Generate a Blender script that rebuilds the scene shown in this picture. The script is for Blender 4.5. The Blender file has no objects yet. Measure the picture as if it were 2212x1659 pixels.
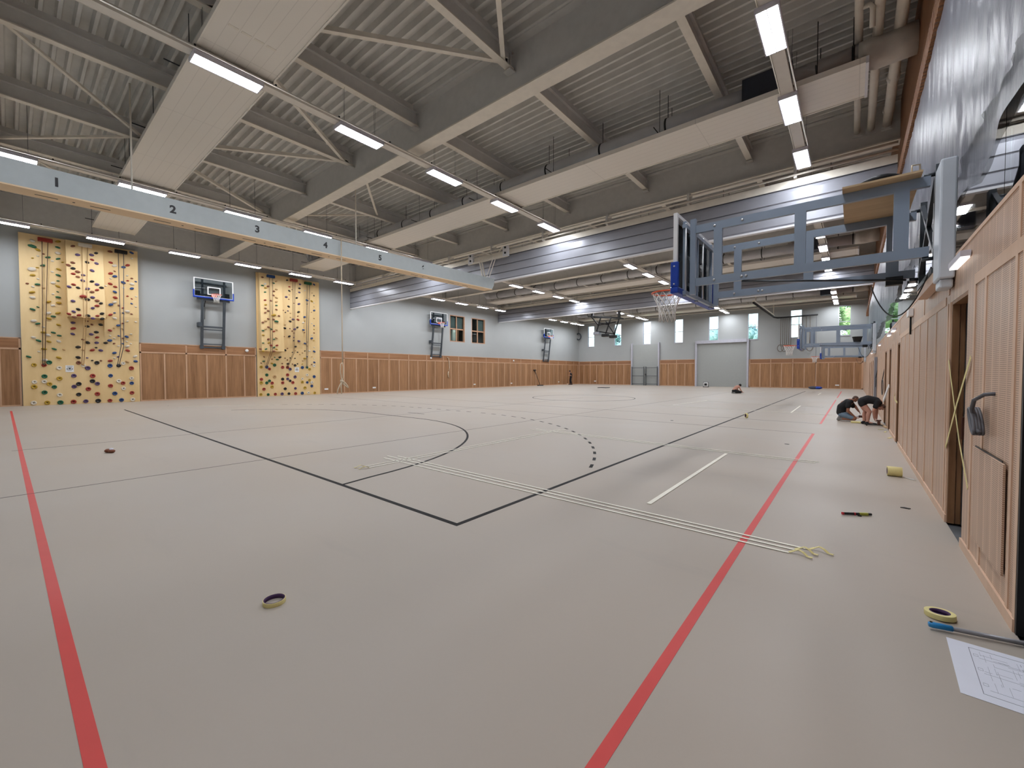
import bpy, bmesh, math, random
from mathutils import Vector, Matrix
random.seed(7)
SC = bpy.context.scene
COL = SC.collection
PI = math.pi

# ------------------------------------------------------------------ materials
def lin(c):
    return tuple(((v/255.0)/12.92 if v/255.0 <= .04045 else ((v/255.0+.055)/1.055)**2.4) for v in c) + (1.0,)

def nodes(name):
    m = bpy.data.materials.new(name); m.use_nodes = True
    nt = m.node_tree
    return m, nt, nt.nodes['Principled BSDF']

def N(nt, t, **kw):
    n = nt.nodes.new(t)
    for k, v in kw.items(): setattr(n, k, v)
    return n

def math_node(nt, op, a, b=None):
    n = N(nt, 'ShaderNodeMath', operation=op)
    for i, v in enumerate((a, b)):
        if v is None: continue
        if hasattr(v, 'is_output'): nt.links.new(v, n.inputs[i])
        else: n.inputs[i].default_value = v
    return n.outputs[0]

def mixcol(nt, fac, a, b):
    n = N(nt, 'ShaderNodeMix', data_type='RGBA')
    if hasattr(fac, 'is_output'): nt.links.new(fac, n.inputs[0])
    else: n.inputs[0].default_value = fac
    for i, v in ((6, a), (7, b)):
        if hasattr(v, 'is_output'): nt.links.new(v, n.inputs[i])
        else: n.inputs[i].default_value = v
    return n.outputs[2]

def noise(nt, scale, detail=3.0, rough=.5, vec_scale=None, coord='Object'):
    tc = N(nt, 'ShaderNodeTexCoord')
    nz = N(nt, 'ShaderNodeTexNoise')
    nz.inputs['Scale'].default_value = scale
    nz.inputs['Detail'].default_value = detail
    nz.inputs['Roughness'].default_value = rough
    if vec_scale:
        mp = N(nt, 'ShaderNodeMapping'); mp.inputs['Scale'].default_value = vec_scale
        nt.links.new(tc.outputs[coord], mp.inputs['Vector']); nt.links.new(mp.outputs[0], nz.inputs['Vector'])
    else:
        nt.links.new(tc.outputs[coord], nz.inputs['Vector'])
    return nz.outputs['Fac']

def ramp(nt, fac, lo, hi):
    r = N(nt, 'ShaderNodeMapRange')
    r.inputs['From Min'].default_value = lo; r.inputs['From Max'].default_value = hi
    nt.links.new(fac, r.inputs['Value'])
    return r.outputs[0]

def bump(nt, b, h, strength, dist=.01):
    bp = N(nt, 'ShaderNodeBump'); bp.inputs['Strength'].default_value = strength; bp.inputs['Distance'].default_value = dist
    nt.links.new(h, bp.inputs['Height']); nt.links.new(bp.outputs[0], b.inputs['Normal'])

def plain(name, c, rough=.5, metal=0.0, var=.06, scale=6.0, spec=.5, bmp=0.0):
    m, nt, b = nodes(name)
    c1 = lin(c); c0 = tuple(v*(1-var) for v in c1[:3]) + (1,); c2 = tuple(min(1, v*(1+var)) for v in c1[:3]) + (1,)
    f = noise(nt, scale, 4.0)
    nt.links.new(mixcol(nt, ramp(nt, f, .3, .7), c0, c2), b.inputs['Base Color'])
    b.inputs['Roughness'].default_value = rough; b.inputs['Metallic'].default_value = metal
    b.inputs['Specular IOR Level'].default_value = spec
    if bmp: bump(nt, b, noise(nt, scale*6, 3.0), bmp)
    return m

def wood(name, ca, cb, vec=(9, 9, .5), rough=.5, spec=.35):
    m, nt, b = nodes(name)
    f1 = noise(nt, 1.6, 5.0, .62, vec)
    f2 = noise(nt, 1.0, 2.0, .5, tuple(v*.28 for v in vec))
    f = math_node(nt, 'ADD', math_node(nt, 'MULTIPLY', f1, .55), math_node(nt, 'MULTIPLY', f2, .45))
    nt.links.new(mixcol(nt, ramp(nt, f, .36, .64), lin(ca), lin(cb)), b.inputs['Base Color'])
    b.inputs['Roughness'].default_value = rough; b.inputs['Specular IOR Level'].default_value = spec
    return m

def perforated(name, ca, cb, cslot, pitch=.0125, slot=.17):
    m, nt, b = nodes(name)
    f1 = noise(nt, 1.6, 4.0, .6, (9, 7, .5))
    base = mixcol(nt, ramp(nt, f1, .35, .65), lin(ca), lin(cb))
    tc = N(nt, 'ShaderNodeTexCoord'); sx = N(nt, 'ShaderNodeSeparateXYZ')
    nt.links.new(tc.outputs['Object'], sx.inputs[0])
    row = math_node(nt, 'LESS_THAN', math_node(nt, 'FRACT', math_node(nt, 'DIVIDE', sx.outputs[2], pitch)), .42)
    col = math_node(nt, 'LESS_THAN', math_node(nt, 'FRACT', math_node(nt, 'DIVIDE', sx.outputs[1], slot)), .86)
    both = math_node(nt, 'MULTIPLY', row, col)
    nt.links.new(mixcol(nt, math_node(nt, 'MULTIPLY', both, .62), base, lin(cslot)), b.inputs['Base Color'])
    b.inputs['Roughness'].default_value = .42; b.inputs['Specular IOR Level'].default_value = .4
    return m

def glass(name, tint, refl=.25, rough=.02):
    m, nt, b = nodes(name)
    out = nt.nodes['Material Output']; nt.nodes.remove(b)
    tr = N(nt, 'ShaderNodeBsdfTransparent'); tr.inputs[0].default_value = lin(tint)
    gl = N(nt, 'ShaderNodeBsdfGlossy'); gl.inputs['Roughness'].default_value = rough; gl.inputs[0].default_value = (1, 1, 1, 1)
    lw = N(nt, 'ShaderNodeLayerWeight'); lw.inputs[0].default_value = refl
    mx = N(nt, 'ShaderNodeMixShader')
    nt.links.new(lw.outputs['Fresnel'], mx.inputs[0]); nt.links.new(tr.outputs[0], mx.inputs[1]); nt.links.new(gl.outputs[0], mx.inputs[2])
    nt.links.new(mx.outputs[0], out.inputs[0])
    return m

def emitter(name, c, strength):
    m, nt, b = nodes(name)
    b.inputs['Base Color'].default_value = (.8, .8, .8, 1)
    b.inputs['Emission Color'].default_value = c; b.inputs['Emission Strength'].default_value = strength
    return m

LAMP = 68.0
MT = {}
MT['white_metal'] = plain('white_metal', (226, 226, 230), .4, var=.02)
MT['lilac_metal'] = plain('lamp_housing_paint', (214, 212, 222), .4, var=.02)
MT['lamp'] = emitter('lamp_diffuser', (.93, .965, 1.02, 1), LAMP)
MT['small_lamp'] = emitter('small_lamp_diffuser', (1, .98, .95, 1), .9)
MT['room_lamp'] = emitter('warm_room_lamp', (1, .95, .84, 1), 60.0)
MT['beige_steel'] = plain('beige_steel_lit_flange', (236, 229, 216), .5, var=.04)  # own tone of pipes and rails; on beam flanges it carries painted light
MT['grey_steel'] = plain('grey_painted_steel', (214, 212, 208), .5, var=.04)
MT['deck'] = plain('corrugated_roof_sheet', (220, 218, 213), .5, var=.06, scale=3.0)
MT['trunk'] = plain('light_trunking', (228, 222, 212), .45, var=.03)
MT['duct'] = plain('galvanised_duct', (206, 206, 208), .42, .2, var=.06, scale=2.0)
MT['insul'] = plain('pale_duct_insulation', (214, 210, 202), .6)
MT['band'] = plain('black_clamp_band', (38, 38, 40), .6)
MT['damper'] = plain('dark_damper_box', (52, 56, 68), .5)
MT['housing'] = plain('curtain_housing_steel', (152, 154, 163), .3, .15, var=.03, scale=2.0, spec=.6)
MT['seam'] = plain('housing_seam', (84, 84, 90), .6)
MT['wall'] = plain('pale_grey_plaster', (172, 175, 175), .8, var=.015, scale=1.2, spec=.2)
MT['door_grey'] = plain('grey_wall_door', (164, 167, 165), .7, var=.02, spec=.25)  # even grey of the two far door surfaces
MT['wood'] = wood('wainscot_veneer', (136, 98, 66), (178, 134, 96))
MT['wood_top'] = wood('wainscot_top_veneer', (140, 98, 66), (172, 126, 90), (9, .5, 9))
MT['wood_topx'] = wood('wainscot_top_veneer_far', (132, 92, 66), (164, 120, 88), (.5, 9, 9))
MT['batten'] = wood('pale_batten', (192, 154, 124), (206, 170, 140), (6, 6, 1.5))
MT['perf'] = perforated('perforated_veneer', (202, 170, 146), (218, 188, 164), (124, 92, 70))
MT['perf_plain'] = wood('gallery_wall_veneer', (196, 164, 140), (210, 180, 156), (8, 6, .5))
MT['rbatten'] = wood('gallery_wall_batten', (212, 180, 154), (222, 192, 168), (6, 6, 1.0))
MT['fascia'] = wood('fascia_wood', (120, 82, 54), (142, 100, 70), (6, .6, 6))
MT['stud'] = wood('raw_timber_stud', (118, 82, 56), (160, 118, 84), (8, 8, .8))
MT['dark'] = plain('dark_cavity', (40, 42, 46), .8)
MT['dark_blue'] = plain('blue_black_door', (38, 48, 58), .4)
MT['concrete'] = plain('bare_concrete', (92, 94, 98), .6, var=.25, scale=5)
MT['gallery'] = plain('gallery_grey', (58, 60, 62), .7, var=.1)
MT['ply'] = wood('climbing_plywood', (226, 194, 140), (240, 212, 162), (1.5, 1.5, .35), .6, .25)
MT['ply_edge'] = plain('plywood_edge', (176, 142, 98), .7)
MT['sheet_ply'] = wood('plywood_sheet', (192, 164, 126), (212, 184, 146), (1.2, 8, 8), .6)
MT['dark_steel'] = plain('anthracite_steel', (72, 78, 84), .42, .2, var=.05, scale=4)
MT['blue_steel'] = plain('slate_blue_steel', (146, 159, 176), .34, .2, var=.05, scale=3)
MT['casing'] = plain('pale_blue_casing', (208, 216, 226), .4, var=.02)
MT['bolt'] = plain('bright_bolt', (210, 210, 212), .3, .6)
MT['blue_pad'] = plain('blue_edge_pad', (18, 62, 168), .45, var=.04)
MT['orange'] = plain('orange_rim', (226, 92, 52), .45)
MT['net'] = plain('white_net_cord', (236, 234, 230), .8)
MT['white'] = plain('white_paint', (236, 236, 236), .5, var=.02)
MT['board_glass'] = glass('backboard_glass', (218, 222, 224), .12)
MT['window_glass'] = glass('window_glass', (206, 212, 210), .18)
MT['gallery_glass'] = glass('gallery_glass', (172, 190, 184), .35)
MT['frame_white'] = plain('pale_window_frame', (186, 186, 196), .4)
MT['frame_wood'] = wood('window_frame_wood', (176, 136, 108), (192, 152, 124), (6, 6, 1))
MT['blind'] = plain('grey_green_blind', (196, 214, 218), .8, var=.03)
MT['black'] = plain('black_plastic', (24, 24, 26), .5)
MT['grey_cable'] = plain('grey_cable', (92, 92, 98), .5)
MT['red'] = plain('red_court_paint', (210, 62, 58), .5, var=.03)
MT['black_line'] = plain('black_court_paint', (24, 23, 24), .6, var=.03, spec=.15)
MT['thin_line'] = plain('thin_dark_line', (78, 70, 68), .6, spec=.2)
MT['tape'] = plain('cream_masking_tape', (242, 238, 224), .7, var=.05)
MT['tape_y'] = plain('yellow_masking_tape', (226, 214, 150), .65, var=.05)
MT['purple'] = plain('purple_tape_core', (74, 46, 88), .7)
MT['rope'] = plain('cream_rope', (208, 192, 168), .85)
MT['rope_dark'] = plain('brown_rope', (104, 78, 60), .8)
MT['rope_grey'] = plain('slate_rope', (70, 72, 84), .8)
MT['rope_far'] = plain('grey_rope', (126, 120, 112), .85)
MT['numeral'] = plain('dark_numeral', (30, 30, 34), .5)
MT['beam_face'] = plain('rope_beam_paint', (176, 184, 186), .42, var=.03)
MT['beam_wood'] = wood('rope_beam_underside', (232, 202, 164), (240, 214, 178), (6, .8, 6))
MT['panel'] = None
MT['skin'] = plain('skin', (196, 146, 128), .55, var=.05)
MT['skin_dark'] = plain('tanned_skin', (158, 106, 82), .55, var=.05)
MT['cloth_black'] = plain('black_cotton', (22, 22, 26), .85, var=.1)
MT['denim'] = plain('washed_denim', (120, 142, 164), .85, var=.12)
MT['hair'] = plain('dark_hair', (26, 20, 16), .7)
MT['hair_grey'] = plain('cropped_hair', (92, 70, 60), .8)
MT['shoe_grey'] = plain('grey_trainer', (140, 140, 138), .7, var=.2)
MT['paper'] = plain('white_paper', (226, 228, 240), .7, var=.015)
MT['ink'] = plain('grey_ink', (120, 122, 134), .8)
MT['brown_tool'] = plain('brown_tool', (86, 48, 36), .5)
MT['light_blue'] = plain('light_blue_grip', (48, 142, 206), .5)
MT['pole_grey'] = plain('grey_tube', (138, 136, 140), .4, .3)
MT['yellow_green'] = plain('yellow_green_plastic', (176, 176, 72), .5)
MT['dark_red'] = plain('red_plastic', (190, 44, 58), .5)
MT['leaf'] = plain('tree_leaves', (150, 176, 120), .7, var=.35, scale=2.0)
MT['leaf_blue'] = plain('distant_leaves', (120, 150, 150), .7, var=.3, scale=1.0)
MT['bark'] = plain('bark', (84, 70, 58), .9)
MT['lawn'] = plain('outside_grass', (110, 130, 84), .9)
MT['iron'] = plain('grey_gate_steel', (84, 88, 90), .5, .2)
MT['hW'] = plain('hold_white', (222, 212, 196), .6); MT['hG'] = plain('hold_green', (30, 96, 66), .5)
MT['hY'] = plain('hold_yellow', (186, 150, 44), .5); MT['hR'] = plain('hold_red', (156, 52, 40), .5)
MT['hB'] = plain('hold_blue', (30, 68, 124), .5); MT['hK'] = plain('hold_black', (36, 32, 30), .5)
MT['hP'] = plain('hold_purple', (84, 64, 106), .5); MT['hN'] = plain('hold_tan', (190, 152, 104), .6)
MT['hO'] = plain('hold_rust', (124, 70, 46), .6)

def floor_mat():
    m, nt, b = nodes('sports_floor')
    f = ramp(nt, noise(nt, .35, 3.0, .5), .3, .7)
    g = ramp(nt, noise(nt, 60.0, 2.0, .5), .2, .8)
    s = ramp(nt, noise(nt, 1.0, 5.0, .6, (.5, 2.2, 1)), .60, .74)
    c = mixcol(nt, f, lin((176, 164, 151)), lin((179, 170, 160)))
    c = mixcol(nt, math_node(nt, 'MULTIPLY', g, .05), c, lin((150, 140, 130)))
    c = mixcol(nt, math_node(nt, 'MULTIPLY', s, .14), c, lin((138, 134, 132)))
    nt.links.new(c, b.inputs['Base Color'])
    b.inputs['Roughness'].default_value = .48; b.inputs['Specular IOR Level'].default_value = .35
    return m
MT['floor'] = floor_mat()

def panel_mat():
    m, nt, b = nodes('radiant_panel_paint')
    tc = N(nt, 'ShaderNodeTexCoord'); sx = N(nt, 'ShaderNodeSeparateXYZ')
    nt.links.new(tc.outputs['Object'], sx.inputs[0])
    l1 = math_node(nt, 'LESS_THAN', math_node(nt, 'FRACT', math_node(nt, 'DIVIDE', sx.outputs[1], .2)), .05)
    l2 = math_node(nt, 'LESS_THAN', math_node(nt, 'FRACT', math_node(nt, 'DIVIDE', sx.outputs[0], 3.15)), .006)
    l = math_node(nt, 'MAXIMUM', l1, l2)
    nt.links.new(mixcol(nt, math_node(nt, 'MULTIPLY', l, .28), lin((240, 234, 224)), lin((176, 170, 160))), b.inputs['Base Color'])
    b.inputs['Roughness'].default_value = .5
    return m
MT['panel'] = panel_mat()

def plastic_mat():
    m, nt, b = nodes('clear_plastic_film')
    b.inputs['Base Color'].default_value = lin((128, 130, 142))
    b.inputs['Roughness'].default_value = .30
    b.inputs['Alpha'].default_value = .55
    b.inputs['Specular IOR Level'].default_value = .6
    h = noise(nt, 1.0, 6.0, .62, (3, 9, 2.2))
    bump(nt, b, h, .38, .05)
    return m
MT['film'] = plastic_mat()

# ------------------------------------------------------------------ mesh builder
class MB:
    def __init__(s): s.v = []; s.f = []; s.m = []; s.s = []
    def add(s, vs, fs, m=0, smooth=False):
        o = len(s.v); s.v += [tuple(v) for v in vs]
        for f in fs: s.f.append([o+i for i in f]); s.m.append(m); s.s.append(smooth)
        return s
    def box(s, x0, x1, y0, y1, z0, z1, m=0):
        vs = [(x, y, z) for z in (z0, z1) for y in (y0, y1) for x in (x0, x1)]
        return s.add(vs, [(0, 2, 3, 1), (4, 5, 7, 6), (0, 1, 5, 4), (2, 6, 7, 3), (0, 4, 6, 2), (1, 3, 7, 5)], m)
    def bar(s, p, q, w, h, m=0, up=(0, 0, 1)):
        p = Vector(p); q = Vector(q); d = (q-p).normalized(); u = Vector(up)
        if abs(d.dot(u)) > .98: u = Vector((0, 1, 0))
        a = d.cross(u).normalized(); b = a.cross(d).normalized()
        vs = [e + a*i*w/2 + b*j*h/2 for e in (p, q) for i, j in ((-1, -1), (1, -1), (1, 1), (-1, 1))]
        return s.add(vs, [(0, 1, 2, 3), (7, 6, 5, 4), (0, 4, 5, 1), (1, 5, 6, 2), (2, 6, 7, 3), (3, 7, 4, 0)], m)
    def tube(s, pts, r, n=8, m=0, closed=False):
        P = [Vector(p) for p in pts]; k = len(P); rings = []
        ref = None
        for i in range(k):
            if closed: d = P[(i+1) % k]-P[i-1]
            else: d = P[min(i+1, k-1)]-P[max(i-1, 0)]
            d.normalize()
            if ref is None:
                ref = d.cross(Vector((0, 0, 1)))
                if ref.length < .05: ref = d.cross(Vector((0, 1, 0)))
            a = (ref - d*ref.dot(d)).normalized(); ref = a; b = d.cross(a)
            rr = r[i] if isinstance(r, (list, tuple)) else r
            rings.append([P[i] + (a*math.cos(2*PI*j/n) + b*math.sin(2*PI*j/n))*rr for j in range(n)])
        vs = [v for R in rings for v in R]; fs = []
        for i in range(k if closed else k-1):
            i2 = (i+1) % k
            for j in range(n): fs.append((i*n+j, i*n+(j+1) % n, i2*n+(j+1) % n, i2*n+j))
        if not closed: fs += [tuple(range(n-1, -1, -1)), tuple((k-1)*n+j for j in range(n))]
        return s.add(vs, fs, m, True)
    def ball(s, c, r, m=0, seg=12, rows=8, rot=None):
        if not isinstance(r, (list, tuple)): r = (r, r, r)
        vs = []; c = Vector(c)
        for i in range(rows+1):
            t = PI*i/rows
            for j in range(seg):
                a = 2*PI*j/seg
                v = Vector((math.sin(t)*math.cos(a)*r[0], math.sin(t)*math.sin(a)*r[1], math.cos(t)*r[2]))
                if rot: v = rot @ v
                vs.append(c+v)
        fs = [(i*seg+j, i*seg+(j+1) % seg, (i+1)*seg+(j+1) % seg, (i+1)*seg+j)[::-1] for i in range(rows) for j in range(seg)]
        return s.add(vs, fs, m, True)
    def prism(s, poly, axis, a0, a1, m=0):
        n = len(poly)
        def P(u, v, a): return {'x': (a, u, v), 'y': (u, a, v), 'z': (u, v, a)}[axis]
        vs = [P(u, v, a0) for u, v in poly] + [P(u, v, a1) for u, v in poly]
        fs = [tuple(range(n)), tuple(range(2*n-1, n-1, -1))] + [(i, n+i, n+(i+1) % n, (i+1) % n) for i in range(n)]
        return s.add(vs, fs, m)
    def lathe(s, prof, mat=None, n=24, m=0, closed=True):
        mat = mat or Matrix.Identity(4); k = len(prof)
        vs = [mat @ Vector((r*math.cos(2*PI*j/n), r*math.sin(2*PI*j/n), z)) for r, z in prof for j in range(n)]
        fs = [(i*n+j, i*n+(j+1) % n, ((i+1) % k)*n+(j+1) % n, ((i+1) % k)*n+j) for i in range(k if closed else k-1) for j in range(n)]
        return s.add(vs, fs, m, True)
    def build(s, name, mats, parent=None, bevel=0.0):
        me = bpy.data.meshes.new(name)
        me.from_pydata(s.v, [], s.f)
        if not isinstance(mats, (list, tuple)): mats = [mats]
        for x in mats: me.materials.append(MT[x] if isinstance(x, str) else x)
        me.polygons.foreach_set('material_index', s.m)
        bm = bmesh.new(); bm.from_mesh(me); bmesh.ops.recalc_face_normals(bm, faces=bm.faces); bm.to_mesh(me); bm.free()
        me.polygons.foreach_set('use_smooth', s.s)
        me.update()
        o = bpy.data.objects.new(name, me); COL.objects.link(o)
        if bevel:
            bv = o.modifiers.new('edge', 'BEVEL'); bv.width = bevel; bv.segments = 2; bv.limit_method = 'ANGLE'
        if parent: attach(o, parent)
        return o

def attach(o, p):
    o.parent = p
    if p.parent is None: o.location = o.location - p.location
def tag(o, label, cat, group=None, kind=None):
    o['label'] = label; o['category'] = cat
    if group: o['group'] = group
    if kind: o['kind'] = kind
    return o
def thing(name, loc, label, cat, group=None, kind=None):
    o = bpy.data.objects.new(name, None); COL.objects.link(o); o.location = loc; o.empty_display_size = .1
    return tag(o, label, cat, group, kind)
def struct(o, label, cat): return tag(o, label, cat, None, 'structure')
def dup(root, loc, label, group=None):
    r = root.copy(); COL.objects.link(r); r.location = loc; r['label'] = label
    if group: r['group'] = group
    for c in root.children:
        d = c.copy(); COL.objects.link(d); d.parent = r
        for g in c.children:
            e = g.copy(); COL.objects.link(e); e.parent = d
    return r
ORD = ['first', 'second', 'third', 'fourth', 'fifth', 'sixth', 'seventh', 'eighth', 'ninth', 'tenth', 'eleventh', 'twelfth']
# ------------------------------------------------------------------ setting (metres; x across the hall, y along it, camera at x=0 y=0)
XL, XR, YF, YN = -27.3, .70, 46.7, -1.2
DECK = 8.95
GIRD = [-.4, 7.6, 15.75, 24.1, 31.6, 39.6]

def court_lines():
    fl = MB().box(XL, XR, YN, YF, -.12, 0).build('floor', 'floor')
    struct(fl, 'beige sports floor of the hall', 'floor')
    def line(pts, w, mat, name, label, z):
        mb = MB(); P = [Vector((x, y, 0)) for x, y in pts]; L = []; R = []
        for i, p in enumerate(P):
            d0 = (P[i]-P[i-1]).normalized() if i else (P[1]-P[0]).normalized()
            d1 = (P[i+1]-P[i]).normalized() if i < len(P)-1 else d0
            t = (d0+d1).normalized(); n = Vector((-t.y, t.x, 0)); k = w/2/max(.5, n.dot(Vector((-d0.y, d0.x, 0))))
            L.append(p+n*k); R.append(p-n*k)
        for i in range(len(P)-1):
            q = [R[i], R[i+1], L[i+1], L[i]]
            mb.add([(v.x, v.y, z) for v in q] + [(v.x, v.y, -.002) for v in q], [(0, 1, 2, 3), (4, 7, 6, 5), (0, 4, 5, 1), (1, 5, 6, 2), (2, 6, 7, 3), (3, 7, 4, 0)])
        o = mb.build(name, mat, fl); o['label'] = label
    A = lambda cx, cy, r, a0, a1, n: [(cx+r*math.cos(math.radians(a0+(a1-a0)*i/n)), cy+r*math.sin(math.radians(a0+(a1-a0)*i/n))) for i in range(n+1)]
    line([(-24.0, .02), (-1.6, .17), (-.68, .18)], .054, 'red', 'red_court_line', 'red painted end line crossing in front of the camera', .0012)
    line([(-.685, YN+.1), (-.68, 11.8)], .054, 'red', 'red_court_line', 'nearest stretch of red painted side line', .0014)
    line([(-.665, 14.2), (-.655, 27.5)], .054, 'red', 'red_court_line', 'middle stretch of red painted side line', .0014)
    line([(-.65, 29.6), (-.64, 40.5)], .054, 'red', 'red_court_line', 'farthest stretch of red painted side line', .0014)
    line([(-21.5, 2.78), (-2.8, 2.6), (-2.79, 39.0)], .05, 'black_line', 'black_court_line', 'thick black painted court corner', .002)
    line([(-4.92, 2.62)] + A(-10.4, 2.6, 5.42, 5, 90, 24) + A(-13.4, 2.6, 5.42, 90, 150, 18), .045, 'black_line', 'black_court_line', 'solid black goal arc', .0024)
    for cx, a0, a1 in ((-10.4, 21, 90), (-13.4, 90, 150)):
        n = int(7.95*math.radians(abs(a1-a0))/.52)
        for i in range(n):
            s = a0+(a1-a0)*i/n; e = s+math.degrees(.22/7.95)
            line(A(cx, 2.6, 7.95, s, e, 3), .05, 'black_line', 'black_dash', 'dash of the broken black arc', .002)
    for i in range(5): line([(-10.6-.55*i, 10.55), (-10.82-.55*i, 10.55)], .05, 'black_line', 'black_dash', 'dash of the broken black arc', .002)
    line([(-12.2, 9.0), (-11.3, 9.0)], .04, 'black_line', 'black_court_line', 'short black mark inside the broken arc', .002)
    for p, lb in (([(-11.65, .0), (-11.8, 20.7)], 'thin dark line lengthwise through the court centre'), ([(-7.35, -.9), (-7.3, 12.3), (-6.9, 36.0)], 'thin dark lengthwise line through the solid arc'),
                  ([(-24.0, 12.0), (-.68, 11.8)], 'thin dark line across the hall at the red line gap'), ([(-24.0, 15.0), (-.66, 14.2)], 'second thin dark line across the hall')):
        line(p, .016, 'thin_line', 'thin_court_line', lb, .0016)
    line(A(-11.85, 20.75, 2.85, 0, 360, 60), .045, 'black_line', 'black_court_line', 'black centre circle', .0026)
court_lines()
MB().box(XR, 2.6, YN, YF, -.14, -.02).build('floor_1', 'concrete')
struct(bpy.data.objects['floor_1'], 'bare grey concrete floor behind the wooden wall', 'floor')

# roof sheet: trapezoidal ribs running across the hall
def roof():
    mb = MB(); y = YN-.1; pr = []; p = .262
    while y < YF+.4:
        pr += [(y, DECK), (y+.06, DECK), (y+.09, DECK+.14), (y+.232, DECK+.14)]; y += p
    n = len(pr)
    vs = [(x, a, z) for x in (XL-.4, 6.2) for a, z in pr]
    mb.add(vs, [(i, i+1, n+i+1, n+i) for i in range(n-1)])
    mb.box(XL-.4, 6.2, YN-.3, YF+.5, DECK+.17, DECK+.3, 0)  # unseen flat slab over the ribs, added to keep outside light out
    struct(mb.build('ceiling', 'deck'), 'grey corrugated metal roof underside', 'ceiling')
roof()

def ibeam_x(mb, y, z0, z1, w, x0, x1, fl=.035, web=.03, m=0, m2=1):  # bottom flange paler than the web, light on it put into the colour
    mb.box(x0, x1, y-w/2, y+w/2, z0, z0+fl, m2); mb.box(x0, x1, y-w/2, y+w/2, z1-fl, z1, m); mb.box(x0, x1, y-web/2, y+web/2, z0+fl, z1-fl, m)
def ibeam_y(mb, x, z0, z1, w, y0, y1, fl=.025, web=.02, m=0, m2=1):  # joist flange likewise paler, its light put into the colour
    mb.box(x-w/2, x+w/2, y0, y1, z0, z0+fl, m2); mb.box(x-w/2, x+w/2, y0, y1, z1-fl, z1, m); mb.box(x-web/2, x+web/2, y0, y1, z0+fl, z1-fl, m)

for i, y in enumerate(GIRD):
    mb = MB(); ibeam_x(mb, y, 7.78, DECK, .40, XL, 1.1)
    for x in [-2.75-3.5*k for k in range(7)]:
        mb.box(x-.11, x+.11, y-.19, y+.19, 8.35, 8.38, 0)
    struct(mb.build('ceiling_beam', ['grey_steel', 'beige_steel']), ORD[i] + ' deep main roof girder counted from the camera end', 'roof girder')
PURX = [-2.75-3.5*k for k in range(7)]
for b in range(len(GIRD)):
    y0 = GIRD[b]+.2; y1 = (GIRD[b+1]-.2) if b < len(GIRD)-1 else YF-.3
    for k, x in enumerate(PURX):
        mb = MB(); ibeam_y(mb, x, 8.42, 8.80, .17, y0-.16, y1+.16)
        for e in (y0-.1, y1+.08): mb.box(x-.06, x+.06, e, e+.02, 8.45, 8.78, 0)
        mb.box(x-.05, x+.05, y0, y1, 8.80, DECK+.005, 0)
        struct(mb.build('ceiling_joist', ['grey_steel', 'beige_steel']), 'grey roof joist, %s from the gallery side, in roof bay %s' % (ORD[k], ORD[b]), 'roof joist')
    ym = y0+(y1-y0)*.38
    nodesx = [(x, (y1-.12 if k % 2 == 1 else ym)) for k, x in enumerate(PURX)]
    for k in range(len(nodesx)-1):
        (xa, ya), (xb, yb) = nodesx[k], nodesx[k+1]
        if b % 2: break
        mb = MB().bar((xa, ya, 8.5), (xb, yb, 8.5), .10, .10, 0)
        q = Vector((xb-xa, yb-ya, 0)).normalized()
        for e in ((xa, ya, 8.5), (xb, yb, 8.5)): mb.bar(Vector(e)-q*.1, Vector(e)+q*.1, .2, .02, 0)
        struct(mb.build('ceiling_brace', 'beige_steel'), 'diagonal roof brace, %s of bay %s' % (ORD[k], ORD[b]), 'roof brace')
    if True:
        for k in range(3, len(nodesx)-1):
            (xa, ya), (xb, yb) = nodesx[k], nodesx[k+1]
            fa = y0+.1 if ya != ym else ym; fb = y0+.1 if yb != ym else ym
            mb = MB().bar((xa, fa, 8.56), (xb, fb, 8.56), .08, .06, 0)
            struct(mb.build('ceiling_brace', 'beige_steel'), 'thin roof brace nearer the camera, %s of bay %s' % (ORD[k], ORD[b]), 'roof brace')

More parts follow.
